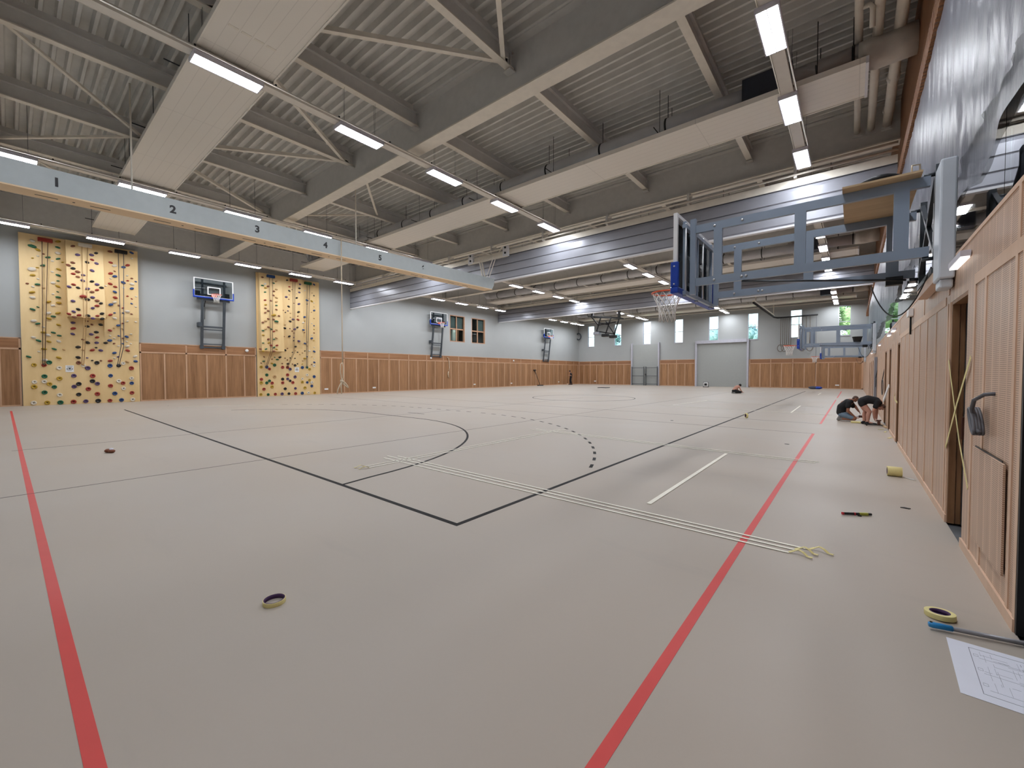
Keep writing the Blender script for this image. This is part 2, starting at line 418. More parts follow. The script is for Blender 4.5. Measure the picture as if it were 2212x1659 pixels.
# ---- walls
def wall_left():
    mb = MB(); ops = [(24.6, 26.42, 4.18, 6.52), (27.28, 29.1, 4.18, 6.52)]
    y = YN
    for a, b, z0, z1 in ops:
        mb.box(XL-.3, XL, y, a, 0, 9.2); mb.box(XL-.3, XL, a, b, 0, z0); mb.box(XL-.3, XL, a, b, z1, 9.2); y = b
    mb.box(XL-.3, XL, y, YF+.3, 0, 9.2)
    w = mb.build('wall_left', 'wall'); struct(w, 'long pale grey plaster wall carrying the climbing walls', 'wall')
    eb = MB(); eb.box(XL, XL+.26, YN, YF, 7.62, 7.66, 1); eb.box(XL, XL+.05, YN, YF, 7.66, DECK, 0); eb.box(XL, XL+.26, YN, YF, DECK-.06, DECK-.02, 0)
    struct(eb.build('trim_1', ['grey_steel', 'beige_steel']), 'grey edge beam along the top of the plaster wall', 'edge beam')
    p = MB(); X1 = XL+.06; bat = []
    for a, b in ((YN, .34), (4.12, 9.3), (13.1, YF-.06)):
        p.box(XL, X1, a, b, .05, 2.44, 0); p.box(XL, X1, a, b, 2.44, 2.9, 1); p.box(XL, X1+.012, a, b, 2.40, 2.47, 2); p.box(XL, X1+.012, a, b, 2.865, 2.91, 2)
        p.box(XL, X1+.01, a, b, 0, .06, 2)
        p.box(XL, X1+.012, a, a+.06, 0, 2.9, 2); p.box(XL, X1+.012, b-.06, b, 0, 2.9, 2)
        y = a+(.06 if a != 13.1 else -.12)+.9; i = 0
        while y < b-.2:
            p.box(XL, X1+.012, y-.032, y+.032, 0, 2.42, 2)
            if i % 2 == 1: p.box(XL, X1+.012, y-.03, y+.03, 2.42, 2.9, 2)
            y += .9; i += 1
    struct(p.build('trim_2', ['wood', 'wood_top', 'batten']), 'brown veneered wainscot with pale battens below the plaster wall', 'wainscot')
    for i, (a, b, z0, z1) in enumerate(ops):
        f = MB(); X = XL-.14; t = .07
        f.box(X-.06, XL+.005, a, a+t, z0, z1); f.box(X-.06, XL+.005, b-t, b, z0, z1); f.box(X-.06, XL+.005, a+t, b-t, z0, z0+t); f.box(X-.06, XL+.005, a+t, b-t, z1-t, z1)
        ym = (a+b)/2; zm = z0+(z1-z0)*.49
        f.box(X-.06, X+.02, ym-.05, ym+.05, z0+t, z1-t); f.box(X-.06, X+.02, a+t, ym-.05, zm-.05, zm+.05); f.box(X-.06, X+.02, ym+.05, b-t, zm-.05, zm+.05)
        o = f.build('window_%d' % (i+1), 'frame_wood'); struct(o, 'inner window with wooden cross frame, %s from the climbing walls' % ORD[i], 'window')
        MB().box(X-.03, X-.02, a+t, b-t, z0+t, z1-t).build('pane', 'window_glass', o)
        if i == 0: MB().box(X-.14, X-.12, a, b, zm, z1).build('roller_blind', 'blind', o)
        else: MB().box(X-.14, X-.12, ym, b, zm, z1).build('roller_blind', 'blind', o)
    r = MB(); x0 = XL-4.2; x1 = XL-.31
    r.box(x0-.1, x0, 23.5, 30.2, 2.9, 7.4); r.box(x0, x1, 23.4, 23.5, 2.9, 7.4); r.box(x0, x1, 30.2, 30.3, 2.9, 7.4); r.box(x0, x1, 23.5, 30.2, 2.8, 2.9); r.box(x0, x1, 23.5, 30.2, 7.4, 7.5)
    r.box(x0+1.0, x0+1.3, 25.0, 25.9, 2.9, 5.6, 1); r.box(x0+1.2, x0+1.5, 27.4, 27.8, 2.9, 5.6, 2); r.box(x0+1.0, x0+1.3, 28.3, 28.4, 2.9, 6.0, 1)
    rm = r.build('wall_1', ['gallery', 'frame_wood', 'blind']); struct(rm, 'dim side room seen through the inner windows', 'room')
    for i, (y, z) in enumerate(((25.0, 5.35), (25.7, 5.35), (27.7, 5.9))):
        t = thing('pendant_lamp', (x0+2.2, y, z), 'small lit lamp in the side room, %s along behind the inner windows' % ORD[i], 'lamp', 'side room lamps')
        MB().box(x0+2.05, x0+2.35, y-.22, y+.22, z-.02, z+.02).build('lamp_shade', 'room_lamp', t)
        MB().tube([(x0+2.2, y, z+.02), (x0+2.2, y, 7.4)], .012, 5).build('cord', 'black', t)
wall_left()

WINX = [(-26.0, -25.05), (-22.4, -21.45), (-18.82, -17.87), (-15.26, -14.3), (-11.74, -10.78), (-8.12, -7.2), (-4.62, -3.68), (-1.06, -.18)]
def wall_far():
    mb = MB(); Y0, Y1 = YF, YF+.3; x = XL-.3; z0, z1 = 4.66, 7.32
    for a, b in WINX:
        mb.box(x, a, Y0, Y1, 0, 9.2); mb.box(a, b, Y0, Y1, 0, z0); mb.box(a, b, Y0, Y1, z1, 9.2); x = b
    mb.box(x, 6.2, Y0, Y1, 0, 9.2)
    struct(mb.build('wall_far', 'wall'), 'far end wall with the row of narrow windows', 'wall')
    eb = MB(); eb.box(XL, .9, YF-.24, YF, 7.72, 7.76, 1); eb.box(XL, .9, YF-.05, YF, 7.76, DECK, 0)
    struct(eb.build('trim_3', ['grey_steel', 'beige_steel']), 'grey edge beam along the top of the far wall', 'edge beam')
    for i, (a, b) in enumerate(WINX):
        f = MB(); Y = YF+.16; t = .055
        f.box(a, a+t, YF-.01, Y+.06, z0, z1); f.box(b-t, b, YF-.01, Y+.06, z0, z1); f.box(a+t, b-t, YF-.01, Y+.06, z1-t, z1); f.box(a+t, b-t, YF-.05, Y+.06, z0, z0+.1)
        zm = (z0+z1)/2-.05; f.box(a+t, b-t, Y, Y+.06, zm-.03, zm+.03)
        o = f.build('window_%d' % (i+3), 'frame_white'); struct(o, 'tall narrow two-pane window in the far wall, %s from the corner with the black coil' % ORD[i], 'window')
        MB().box(a+t, b-t, Y+.02, Y+.03, z0+.1, z1-t).build('pane', 'window_glass', o)
    p = MB(); Y1 = YF-.06; Y2 = Y1-.012
    for a, b, h, dx, off in ((XL, -20.1, 2.87, .9, .8), (-16.9, -12.98, 2.87, .9, 1.03), (-8.0, XR, 2.77, .885, 1.0)):
        zr = h-.42
        p.box(a, b, Y1, YF, .05, zr, 0); p.box(a, b, Y1, YF, zr, h, 1); p.box(a, b, Y2, YF, zr-.035, zr+.035, 2); p.box(a, b, Y2, YF, h-.04, h+.01, 2); p.box(a, b, Y2, YF, 0, .06, 2)
        p.box(a, a+.16, Y2, YF, 0, h, 2); p.box(b-.12, b, Y2, YF, 0, h, 2)
        x = a+off; i = 0
        while x < b-.2:
            p.box(x-.035, x+.035, Y2, YF, 0, zr, 2)
            if i % 2 == 1: p.box(x-.035, x+.035, Y2, YF, zr, h, 2)
            x += dx; i += 1
    struct(p.build('trim_4', ['wood', 'wood_topx', 'batten']), 'brown veneered wainscot with pale battens on the far wall', 'wainscot')
    d = MB().box(-2.52, -1.68, Y1-.004, Y1, .06, 2.32, 0).build('door_1', 'wood'); struct(d, 'plain wooden door set in the far wainscot', 'door')
    d = MB().box(-12.95, -8.02, YF-.03, YF, 0, 4.55, 0).build('door_2', 'door_grey'); struct(d, 'wide pale grey roller door in the far wall', 'door')
    MB().box(-13.0, -12.84, YF-.2, YF, 0, 4.8).build('guide_post', 'frame_white', d); MB().box(-8.14, -7.98, YF-.2, YF, 0, 4.8).build('guide_post', 'frame_white', d)
    MB().box(-12.84, -8.14, YF-.24, YF, 4.5, 4.82).build('header_box', 'frame_white', d)
    d = MB().box(-20.08, -16.92, YF-.03, YF, 0, 4.7, 0).build('door_3', 'door_grey'); struct(d, 'narrower pale grey door bay behind the metal gates', 'door')
    for x in (-20.16, -16.98): MB().box(x, x+.14, YF-.2, YF, 0, 4.85).build('guide_post', 'frame_white', d)
    for i, (a, b) in enumerate(((-19.98, -18.55), (-18.33, -17.0))):
        g = thing('metal_gate', ((a+b)/2, YF-.3, 0), ('grey metal goal gate beside the wainscot with a door handle' if i == 0 else 'grey metal goal gate with a black lock box, next to the middle wainscot'), 'gate', 'metal gates at the far wall')
        for x in (a, b): MB().box(x-.04, x+.04, YF-.34, YF-.26, 0, 2.15).build('upright', 'iron', g)
        for z in (.16, 1.08, 2.02): MB().box(a+.04, b-.04, YF-.33, YF-.27, z-.03, z+.03).build('crossbar', 'iron', g)
        if i == 1: MB().box(a-.05, a+.09, YF-.38, YF-.34, 1.15, 1.33).build('lock_box', 'black', g)
wall_far()

OPEN_R = [(2.2, 3.42, 2.06), (4.87, 5.57, 2.06), (10.95, 11.5, 2.0), (13.3, 13.95, 2.0), (15.0, 15.75, 2.0), (20.3, 21.1, 1.98), (22.6, 23.2, 1.98), (24.4, 25.1, 1.98), (26.4, 27.2, 1.98), (28.8, 29.6, 1.98)]
def wall_right():
    X0, X1 = XR, XR+.14; H = 2.44
    mb = MB(); y = YN
    for a, b, h in OPEN_R:
        mb.box(X0, X1, y, a, 0, h, 0); y = b
    mb.box(X0, X1, y, YF-.07, 0, 2.0, 0)
    y = YN
    for a, b, h in OPEN_R:
        mb.box(X0, X1, y, b, h, H, 0); y = b
    mb.box(X0, X1, y, YF-.07, 2.0, H, 0)
    mb.box(X0-.006, X1, YN, YF-.07, H, H+.03, 2)
    # pale rails and battens
    for a, b in ((YN, 4.62), (5.85, 10.9)): mb.box(X0-.006, X0, a, b, 2.06, 2.14, 2)
    for yb in (3.44, 3.58, 4.27, 4.6, 5.62, 5.74, 6.46, 7.16, 7.88, 8.56, 9.25, 9.95, 10.7, 11.55, 12.2, 12.8, 14.1, 14.7, 15.85, 16.7, 17.6, 18.5, 19.4, 20.2):
        mb.box(X0-.006, X0, yb-.025, yb+.025, 0, 2.06, 2)
    for yb in (3.55, 5.7, 7.5, 9.3, 11.1, 12.9, 14.7, 16.5, 18.3, 20.1, 22, 24, 26, 28, 30, 32, 34, 36, 38):
        mb.box(X0-.006, X0, yb-.025, yb+.025, 2.14, H, 2)
    mb.box(X0-.012, X0, YN, 2.2, 0, .07, 2); mb.box(X0-.012, X0, 3.42, 4.87, 0, .07, 2); mb.box(X0-.012, X0, 5.57, 10.95, 0, .07, 2); mb.box(X0-.012, X0, 11.5, 13.3, 0, .07, 2)
    w = mb.build('wall_right', ['perf', 'perf_plain', 'rbatten']); struct(w, 'perforated wooden wall under the gallery', 'wall')
    # door surrounds, studs
    for i, (a, b, h) in enumerate(OPEN_R):
        s = MB()
        if i == 0:
            s.box(X0-.004, X1+.05, b-.03, b+.012, 0, h, 1)
        else:
            s.box(X0+.004, X0+.05, b-.022, b-.002, 0, h, 0); s.box(X0+.057, X0+.087, b-.012, b-.002, 0, h, 0); s.box(X0+.002, X1-.004, a+.002, b-.002, h-.03, h-.001, 0)
            if i > 1: s.box(X0+.04, X0+.1, (a+b)/2-.12, (a+b)/2-.05, 0, h, 0); s.box(X0+.05, X0+.11, a+.04, a+.1, 0, h, 0)
        s.build('stud_frame', ['stud', 'black'], w)
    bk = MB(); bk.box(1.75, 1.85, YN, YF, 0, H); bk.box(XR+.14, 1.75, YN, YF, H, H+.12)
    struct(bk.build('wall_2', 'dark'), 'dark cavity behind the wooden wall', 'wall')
    d = MB().box(.79, .835, 5.49, 5.55, 0, 2.03).build('door_4', 'dark_blue'); struct(d, 'blue-black door standing in the nearer open doorway', 'door')
    MB().box(.772, .79, 5.47, 5.52, .80, 1.0).build('door_lock', 'brown_tool', d)
    # gallery above
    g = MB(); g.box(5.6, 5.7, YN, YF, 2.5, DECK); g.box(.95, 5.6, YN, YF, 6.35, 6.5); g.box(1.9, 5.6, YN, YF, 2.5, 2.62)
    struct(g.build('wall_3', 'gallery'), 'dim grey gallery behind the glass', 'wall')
    f = MB(); f.box(.90, .98, YN, YF, 6.25, DECK, 0); y = YN
    while y < YF:
        f.box(.80, .90, y, y+.05, 6.26, 6.60, 0); y += .11 if y < 18 else .22
    struct(f.build('trim_5', 'fascia'), 'brown slatted wooden fascia above the gallery opening', 'fascia')
    gl = MB(); ys = [YN, 2.1, 5.05, 8.0, 10.95, 13.9, 16.85, 19.8, 22.75, 25.7, 28.65, 31.6, 34.55, 37.5, 40.45, 43.4, YF]
    for a, b in zip(ys[:-1], ys[1:]): gl.box(.905, .92, a+.008, b-.008, 2.47, 6.25)
    struct(gl.build('window_11', 'gallery_glass'), 'long band of gallery glass above the wooden wall', 'window')
    nb = MB().box(XL-.3, 6.2, YN-.3, YN, 0, 9.2).build('wall_near', 'wall'); struct(nb, 'end wall behind the camera', 'wall')
wall_right()
# ------------------------------------------------------------------ lamps, panels, ducts, pipes
ROWS = [(-26.3, 'climbing-wall row'), (-18.1, 'row behind numbered beam'), (-9.8, 'mid-hall row'), (-1.2, 'row above swing-arm hoops')]
BAYS = [([.05, 2.92, 5.8, 8.65, 11.5, 14.3], 'before first curtain box'), ([17.2, 19.85, 22.45, 25.1, 27.75, 30.2], 'between both curtain boxes'), ([34.0, 36.6, 39.2, 41.6, 43.8, 45.4], 'past second curtain box')]
ZL = 7.4
RS = {-26.3: .955}
def make_lamp():
    t = thing('ceiling_light', (0, 0, ZL), 'x', 'lamp', 'lit ceiling lamps on the trunking rows')
    w, l = .18, .60
    h = MB(); h.box(-w, w, -l, l, ZL+.012, ZL+.085); h.box(-w, -w+.02, -l, l, ZL-.004, ZL+.012); h.box(w-.02, w, -l, l, ZL-.004, ZL+.012)
    h.box(-w+.02, w-.02, -l, -l+.02, ZL-.004, ZL+.012); h.box(-w+.02, w-.02, l-.02, l, ZL-.004, ZL+.012); h.box(-.006, .006, -l, l, ZL-.004, ZL+.012)
    h.build('housing', 'lilac_metal', t)
    for a, b in ((-w+.034, -.008), (.008, w-.034)):
        MB().add([(a, -l+.022, ZL), (b, -l+.022, ZL), (b, l-.022, ZL), (a, l-.022, ZL)], [(0, 3, 2, 1)]).build('diffuser', 'lamp', t)
    for y in (-.42, .42):
        MB().tube([(0, y, ZL+.2), (-.03, y, DECK)], .0035, 4).tube([(.03, y, ZL+.2), (.06, y, DECK)], .0035, 4).build('suspension_wire', 'dark_steel', t)
    return t
proto = make_lamp(); used = False
for rx, rl in ROWS:
    for ys, bl in BAYS:
        for i, y in enumerate(ys):
            lb = '%s lamp from near end, %s, %s' % (ORD[i], rl, bl)
            rs = RS.get(rx, 1.0); lx, y, lz = rx*rs, y*rs, 1.4+(ZL-1.4)*rs
            if not used: proto.location = (lx, y, lz); proto['label'] = lb; used = True
            else: dup(proto, (lx, y, lz), lb)
        mb = MB(); y0 = (YN if ys[0] < 1 else ys[0]-1.2); y1 = min(ys[-1]+.65, YF-.3)
        if ys[0] < 1: y1 = 15.0
        rx0, ZL0 = rx, ZL; rs = RS.get(rx, 1.0)
        rx = rx0*rs; ZL = 1.4+(ZL0-1.4)*rs; y1 = y1*rs; y0 = y0 if ys[0] < 1 else max(y0*rs, ys[0]*rs-.66)
        mb.box(rx-.10, rx+.10, y0, y1, ZL+.09, ZL+.17, 0); mb.box(rx-.11, rx-.10, y0, y1, ZL+.085, ZL+.19, 0); mb.box(rx+.10, rx+.11, y0, y1, ZL+.085, ZL+.19, 0)
        tr = thing('light_trunking', (rx, y0, ZL+.1), 'pale trunking carrying the lamp %s, %s' % (rl, bl), 'trunking')
        c = MB(); c.tube([(rx+.15, y0, ZL+.13), (rx+.15, y1, ZL+.13)], .018, 6); c.tube([(rx-.14, y0, ZL+.15), (rx-.14, y1, ZL+.15)], .012, 6)
        c.build('cable', 'beige_steel', tr)
        y = y0+.7
        while y < y1: mb.box(rx-.13, rx+.13, y, y+.03, ZL+.17, ZL+.205, 1); y += 1.42
        mb.build('channel', ['trunk', 'band'], tr)
        rx, ZL = rx0, ZL0

for i, (y0, x1, nm) in enumerate(((2.40, .1, 'nearest the camera, crossing above the numbered beam'), (11.05, .1, 'beside the grey duct before first curtain box'), (18.1, .1, 'just past the first curtain box'), (27.1, .1, 'beside the duct before the second curtain box'), (33.0, .1, 'just past the second curtain box'), (43.1, .1, 'closest to the far windows'))):
    p = thing('radiant_heating_panel', (-12.5, y0+.6, 7.6), 'long white ceiling heating panel '+nm, 'heating panel', 'radiant ceiling panels')
    mb = MB(); mb.box(-25.2, x1, y0, y0+1.31, 7.64, 7.68); mb.box(-25.2, x1, y0-.03, y0, 7.62, 7.74); mb.box(-25.2, x1, y0+1.31, y0+1.34, 7.62, 7.74)
    mb.build('panel', 'panel', p); MB().box(x1, x1+.05, y0-.03, y0+1.34, 7.60, 7.74).build('end_cap', 'white_metal', p)
    for k in range(8):
        x = -24.5+3.4*k; h = MB()
        for y in (y0+.15, y0+1.1): h.tube([(x, y, 7.68), (x, y, DECK)], .008, 4)
        h.tube([(x, y0-.28, 7.78), (x, y0+1.2, 7.76)], .015, 4)
        h.build('hanger', 'band', p)
    if i == 0:
        s = MB()
        for k in range(4): s.box(-8.76, -8.70, y0+.22+.21*k, y0+.38+.21*k, 7.635, 7.641)
        s.build('slot', 'beige_steel', p)

for i, (yd, lb) in enumerate(((11.55, 'before first curtain box'), (26.75, 'before the second curtain box'), (42.4, 'beside the far windows'))):
    d = thing('ventilation_duct', (-11, yd, 8.0), 'round grey ventilation duct %s' % lb, 'duct', 'round ceiling ducts'); R = .25; z = 8.06
    MB().tube([(-24.4, yd, z)] + [(x, yd, z) for x in (-18, -12, -6)] + [(.0, yd, z)], R, 20).build('pipe', 'duct', d)
    MB().tube([(-25.0, yd-.1, z+.75), (-25.0, yd, z+.3), (-24.75, yd, z+.04), (-24.3, yd, z)], R, 16).build('end_elbow', 'duct', d)
    MB().tube([(-.02, yd, z), (.12, yd, z), (.3, yd+.1, z+.02), (.55, yd+.12, z+.04), (.89, yd+.12, z+.05)], [.27, .29, .30, .30, .30], 20).build('insulated_elbow', 'insul', d)
    for k in range(13):
        x = -23.5+1.95*k
        if abs(x+1.5) < .7: continue
        b = MB().tube([(x-.025, yd, z), (x+.025, yd, z)], R+.012, 20); b.tube([(x, yd, z+R), (x, yd, DECK)], .01, 4); b.build('clamp', 'band', d)
    MB().box(-2.15, -1.15, yd-.34, yd+.3, z-.32, z+.3).build('damper_box', 'damper', d, .01)
for i, (x, r, nm) in enumerate(((-.02, .07, 'thin pale pipe nearest the lamp row'), (.36, .085, 'middle pale pipe under the roof'), (.80, .10, 'thickest pale wrapped pipe next to the wooden fascia'))):
    p = thing('ceiling_pipe', (x, 7, 8.2), nm, 'pipe', 'pale pipes under the roof')
    xx = x*.78 if i else x
    pts = [(xx+.02, YN, 8.42), (xx, 10.6, 8.38), (xx, 15.74, 8.35)]
    MB().tube(pts, r, 12).build('pipe', 'beige_steel', p)
    if i == 2:
        for k in range(6): MB().tube([(xx, 6.9+1.6*k, 8.39), (xx, 7.05+1.6*k, 8.39)], r+.025, 12).build('wrap_joint', 'insul', p)
    if i == 0: MB().tube([(xx, 10.5, 8.38), (xx+.16, 10.5, 8.38), (xx+.2, 10.5, 8.3), (xx+.2, 10.6, 8.0)], .045, 8).build('branch', 'beige_steel', p)
    MB().box(xx-.12, xx+.12, 15.71, 15.735, 8.2, 8.5).build('sleeve_plate', 'grey_steel', p)

# ------------------------------------------------------------------ curtain housings and their rails
for i, (y, lb) in enumerate(((15.28, 'first long grey curtain box, hung across the hall behind the numbered beam'), (31.0, 'second long grey curtain box, hung across the hall past the inner windows'))):
    t = thing('curtain_box', (-13.3, y, 6), lb, 'curtain box', 'grey divider curtain boxes'); x0, x1 = XL+.02, .84
    dz = (.07, .60)[i]; pr = [(y, 5.92), (y+.05, 5.86), (y+.2, 5.86), (y+.2, 6.98), (y+.06, 6.98), (y, 6.86), (y, 6.60), (y+.018, 6.585), (y+.018, 6.56), (y, 6.545), (y, 6.23), (y+.018, 6.215), (y+.018, 6.19), (y, 6.175)]
    MB().prism([(a, c+dz) for a, c in pr], 'x', x0, x1, 0).build('housing', 'housing', t)
    s = MB()
    for z in (6.572, 6.203): s.box(x0, x1, y+.014, y+.019, z+dz-.013, z+dz+.013)
    s.box(x0, x1, y+.03, y+.2, 6.98+dz, 7.0+dz); s.build('seam', 'seam', t)
    MB().box(x0, x1, y-.012, y+.16, 5.80+dz, 5.862+dz).build('bottom_bar', 'white_metal', t)
    MB().box(x0, x1, y+.02, y+.18, 7.0+dz, 7.22+dz).build('upper_flap', 'beige_steel', t)
    for k, z in enumerate((7.30+dz, 7.52+dz)):
        MB().tube([(x0, y-.1+.06*k, z), (x1, y-.1+.06*k, z)], .035, 8).build('rail', 'beige_steel', t)
    for k in range(9): MB().box(x0+1+3.1*k, x0+1.08+3.1*k, y-.1, y+.27, 7.22+dz, 7.62+dz).build('bracket', 'grey_steel', t)

# ------------------------------------------------------------------ numbered rope beam
bx0, bx1, by0, by1, bz0, bz1 = -13.9, -13.4, -.9, 14.9, 5.26, 5.79
SH = .0095
def sheared(mb): mb.v = [(a, b, c+SH*b) for a, b, c in mb.v]; return mb
t = thing('rope_beam', (-13.6, 7, 5.3), 'long pale climbing-rope beam numbered 1 to 6 hanging across the hall', 'beam')
sheared(MB().prism([(by0, bz0+.02), (by1-.12, bz0+.02), (by1, bz0+.20), (by1+.06, bz1), (by0, bz1)], 'x', bx0, bx1)).build('housing', 'beam_face', t)
sheared(MB().box(bx0-.02, bx1+.004, by0, by1-.12, bz0-.01, bz0+.02)).build('wooden_underside', 'beam_wood', t)
s = MB()
for k in range(7):
    y = 1.05+1.97*k
    for a in (-.62, .22): s.box(bx0+.2, bx0+.235, y+a, y+a+.34, bz0-.013, bz0-.009)
    s.box(bx0+.2, bx0+.25, y-.06, y-.02, bz0-.013, bz0-.009)
sheared(s).build('slot', 'black', t)
def text(s, loc, rot, size, mat, parent, name, ext=.003, bold=0.0):
    c = bpy.data.curves.new(name, 'FONT'); c.body = s; c.size = size; c.extrude = ext; c.offset = bold; c.align_x = 'CENTER'; c.align_y = 'CENTER'
    o = bpy.data.objects.new(name, c); COL.objects.link(o); o.location = loc; o.rotation_euler = rot; c.materials.append(MT[mat])
    o.parent = parent
    if parent.parent is None: o.location = o.location - parent.location
    return o
for k, y in enumerate((.74, 2.73, 4.66, 6.67, 8.70, 10.66)):
    text(str(k+1), (bx1+.002, y, 5.52+SH*y), (PI/2, 0, PI/2), .26, 'numeral', t, 'number', .002, .010)
br = MB()
for y in (14.55, 14.72):
    br.bar((-14.25, y+.25, 6.9), (-13.75, y, 5.86), .06, .03); br.bar((-13.35, y+.25, 6.9), (-13.6, y, 5.86), .06, .03)
br.bar((-15.2, 14.98, 6.92), (-12.6, 14.98, 6.92), .09, .07)
br.build('hanging_bracket', 'beige_steel', t)
tr = MB()
for x in (-15.0, -12.7): tr.box(x-.16, x+.16, 14.93, 15.03, 6.9, 7.38)
tr.build('trolley_plate', 'white_metal', t)
w = MB()
for x in (-15.0, -12.7):
    for z in (7.05, 7.3): w.tube([(x, 14.9, z), (x, 14.94, z)], .05, 10)
w.build('trolley_wheel', 'black', t)
for y in (2.0, 7.9): MB().tube([(-13.65, y, bz1), (-13.65, y, 8.42)], .02, 6).build('suspension_rod', 'beige_steel', t)
ry = 7.17
r = thing('climbing_rope', (-13.32, ry, .8), 'pale climbing rope with a knotted looped end hanging from the numbered beam', 'rope')
MB().tube([(-13.32, ry, 5.9), (-13.32, ry, 4.2), (-13.32, ry, 2.6), (-13.32, ry, 1.76)], .018, 6).build('main_rope', 'rope', r)
k = MB(); k.tube([(-13.32, ry, 1.76), (-13.3, ry-.08, 1.70), (-13.3, ry-.09, 1.45), (-13.3, ry-.05, 1.2), (-13.32, ry-.02, 1.13), (-13.32, ry+.02, 1.25), (-13.32, ry+.03, 1.6), (-13.32, ry, 1.76)], .016, 6)
k.tube([(-13.32, ry-.02, 1.12), (-13.32, ry-.1, 1.0), (-13.32, ry-.17, .85), (-13.32, ry-.2, .70)], .018, 6); k.tube([(-13.3, ry-.05, 1.12), (-13.3, ry-.07, .95), (-13.3, ry-.05, .70)], .018, 6)
k.tube([(-13.32, ry-.04, 1.12), (-13.32, ry+.08, 1.08), (-13.32, ry+.18, .95), (-13.32, ry+.2, .90), (-13.32, ry+.1, .97), (-13.32, ry, 1.06)], .022, 6); k.ball((-13.32, ry-.03, 1.13), .06, 0)
k.build('knotted_end', 'rope', r)

# ------------------------------------------------------------------ basketball hoops
def board_parts(t, X, s, yc, z0, rim_z):
    """clear backboard in the plane x=X facing s along x, lower edge z0"""
    w, h = .90, 1.0; b = s*.02
    xa, xb = sorted((X, X-s*.02))
    MB().box(xa, xb, yc-w+.03, yc+w-.03, z0+.03, z0+h-.03).build('backboard', 'board_glass', t)
    f = MB(); xa, xb = sorted((X+s*.004, X-s*.045))
    for a, c, e, g in ((-w, w, 0, .045), (-w, w, h-.045, h)): f.box(xa, xb, yc+a, yc+c, z0+e, z0+g)
    for a, c in ((-w, -w+.045), (w-.045, w)): f.box(xa, xb, yc+a, yc+c, z0+.045, z0+h-.045)
    xa, xb = sorted((X+s*.003, X))
    q = .30; zb = z0+.15; zt = z0+.58
    for a, c, e, g in ((-q, q, zb, zb+.05), (-q, q, zt-.05, zt)): f.box(xa, xb, yc+a, yc+c, e, g)
    for a, c in ((-q, -q+.05), (q-.05, q)): f.box(xa, xb, yc+a, yc+c, zb+.05, zt-.05)
    f.build('board_frame', 'white', t)
    p = MB(); xa, xb = sorted((X+s*.03, X-s*.07))
    p.box(xa, xb, yc-w-.03, yc+w+.03, z0-.05, z0+.03); p.box(xa, xb, yc-w-.03, yc-w+.03, z0+.03, z0+.36); p.box(xa, xb, yc+w-.03, yc+w+.03, z0+.03, z0+.36)
    pad = p.build('edge_pad', 'blue_pad', t, .012)
    sc = MB()
    for y in (yc-w-.033, yc+w+.033):
        for z in (z0+.07, z0+.3): sc.ball((X-s*.02, y, z), .012, 0, 8, 5)
    sc.build('screw', 'bolt', pad)
    cx = X+s*.385; rm = MB(); R = .225
    rm.tube([(cx+R*math.cos(a*PI/16), yc+R*math.sin(a*PI/16), rim_z) for a in range(32)], .012, 8, closed=True)
    for y in (-.09, .09): rm.bar((X+s*.02, yc+y, rim_z), (cx-s*.19, yc+y, rim_z), .02, .02)
    xa, xb = sorted((X+s*.02, X+s*.035)); rm.box(xa, xb, yc-.13, yc+.13, rim_z-.1, rim_z+.04)
    ro = rm.build('rim', 'orange', t)
    n = MB(); K = 12
    prof = [(0, .222), (.08, .19), (.16, .155), (.24, .13), (.32, .118), (.44, .125)]
    for i in range(K):
        for d in (1, -1):
            pts = []
            for k, (dz, rr) in enumerate(prof):
                a = 2*PI*(i+d*k*.5)/K; pts.append((cx+rr*math.cos(a), yc+rr*math.sin(a), rim_z-dz))
            n.tube(pts, .0055, 4)
    n.build('net', 'net', ro)

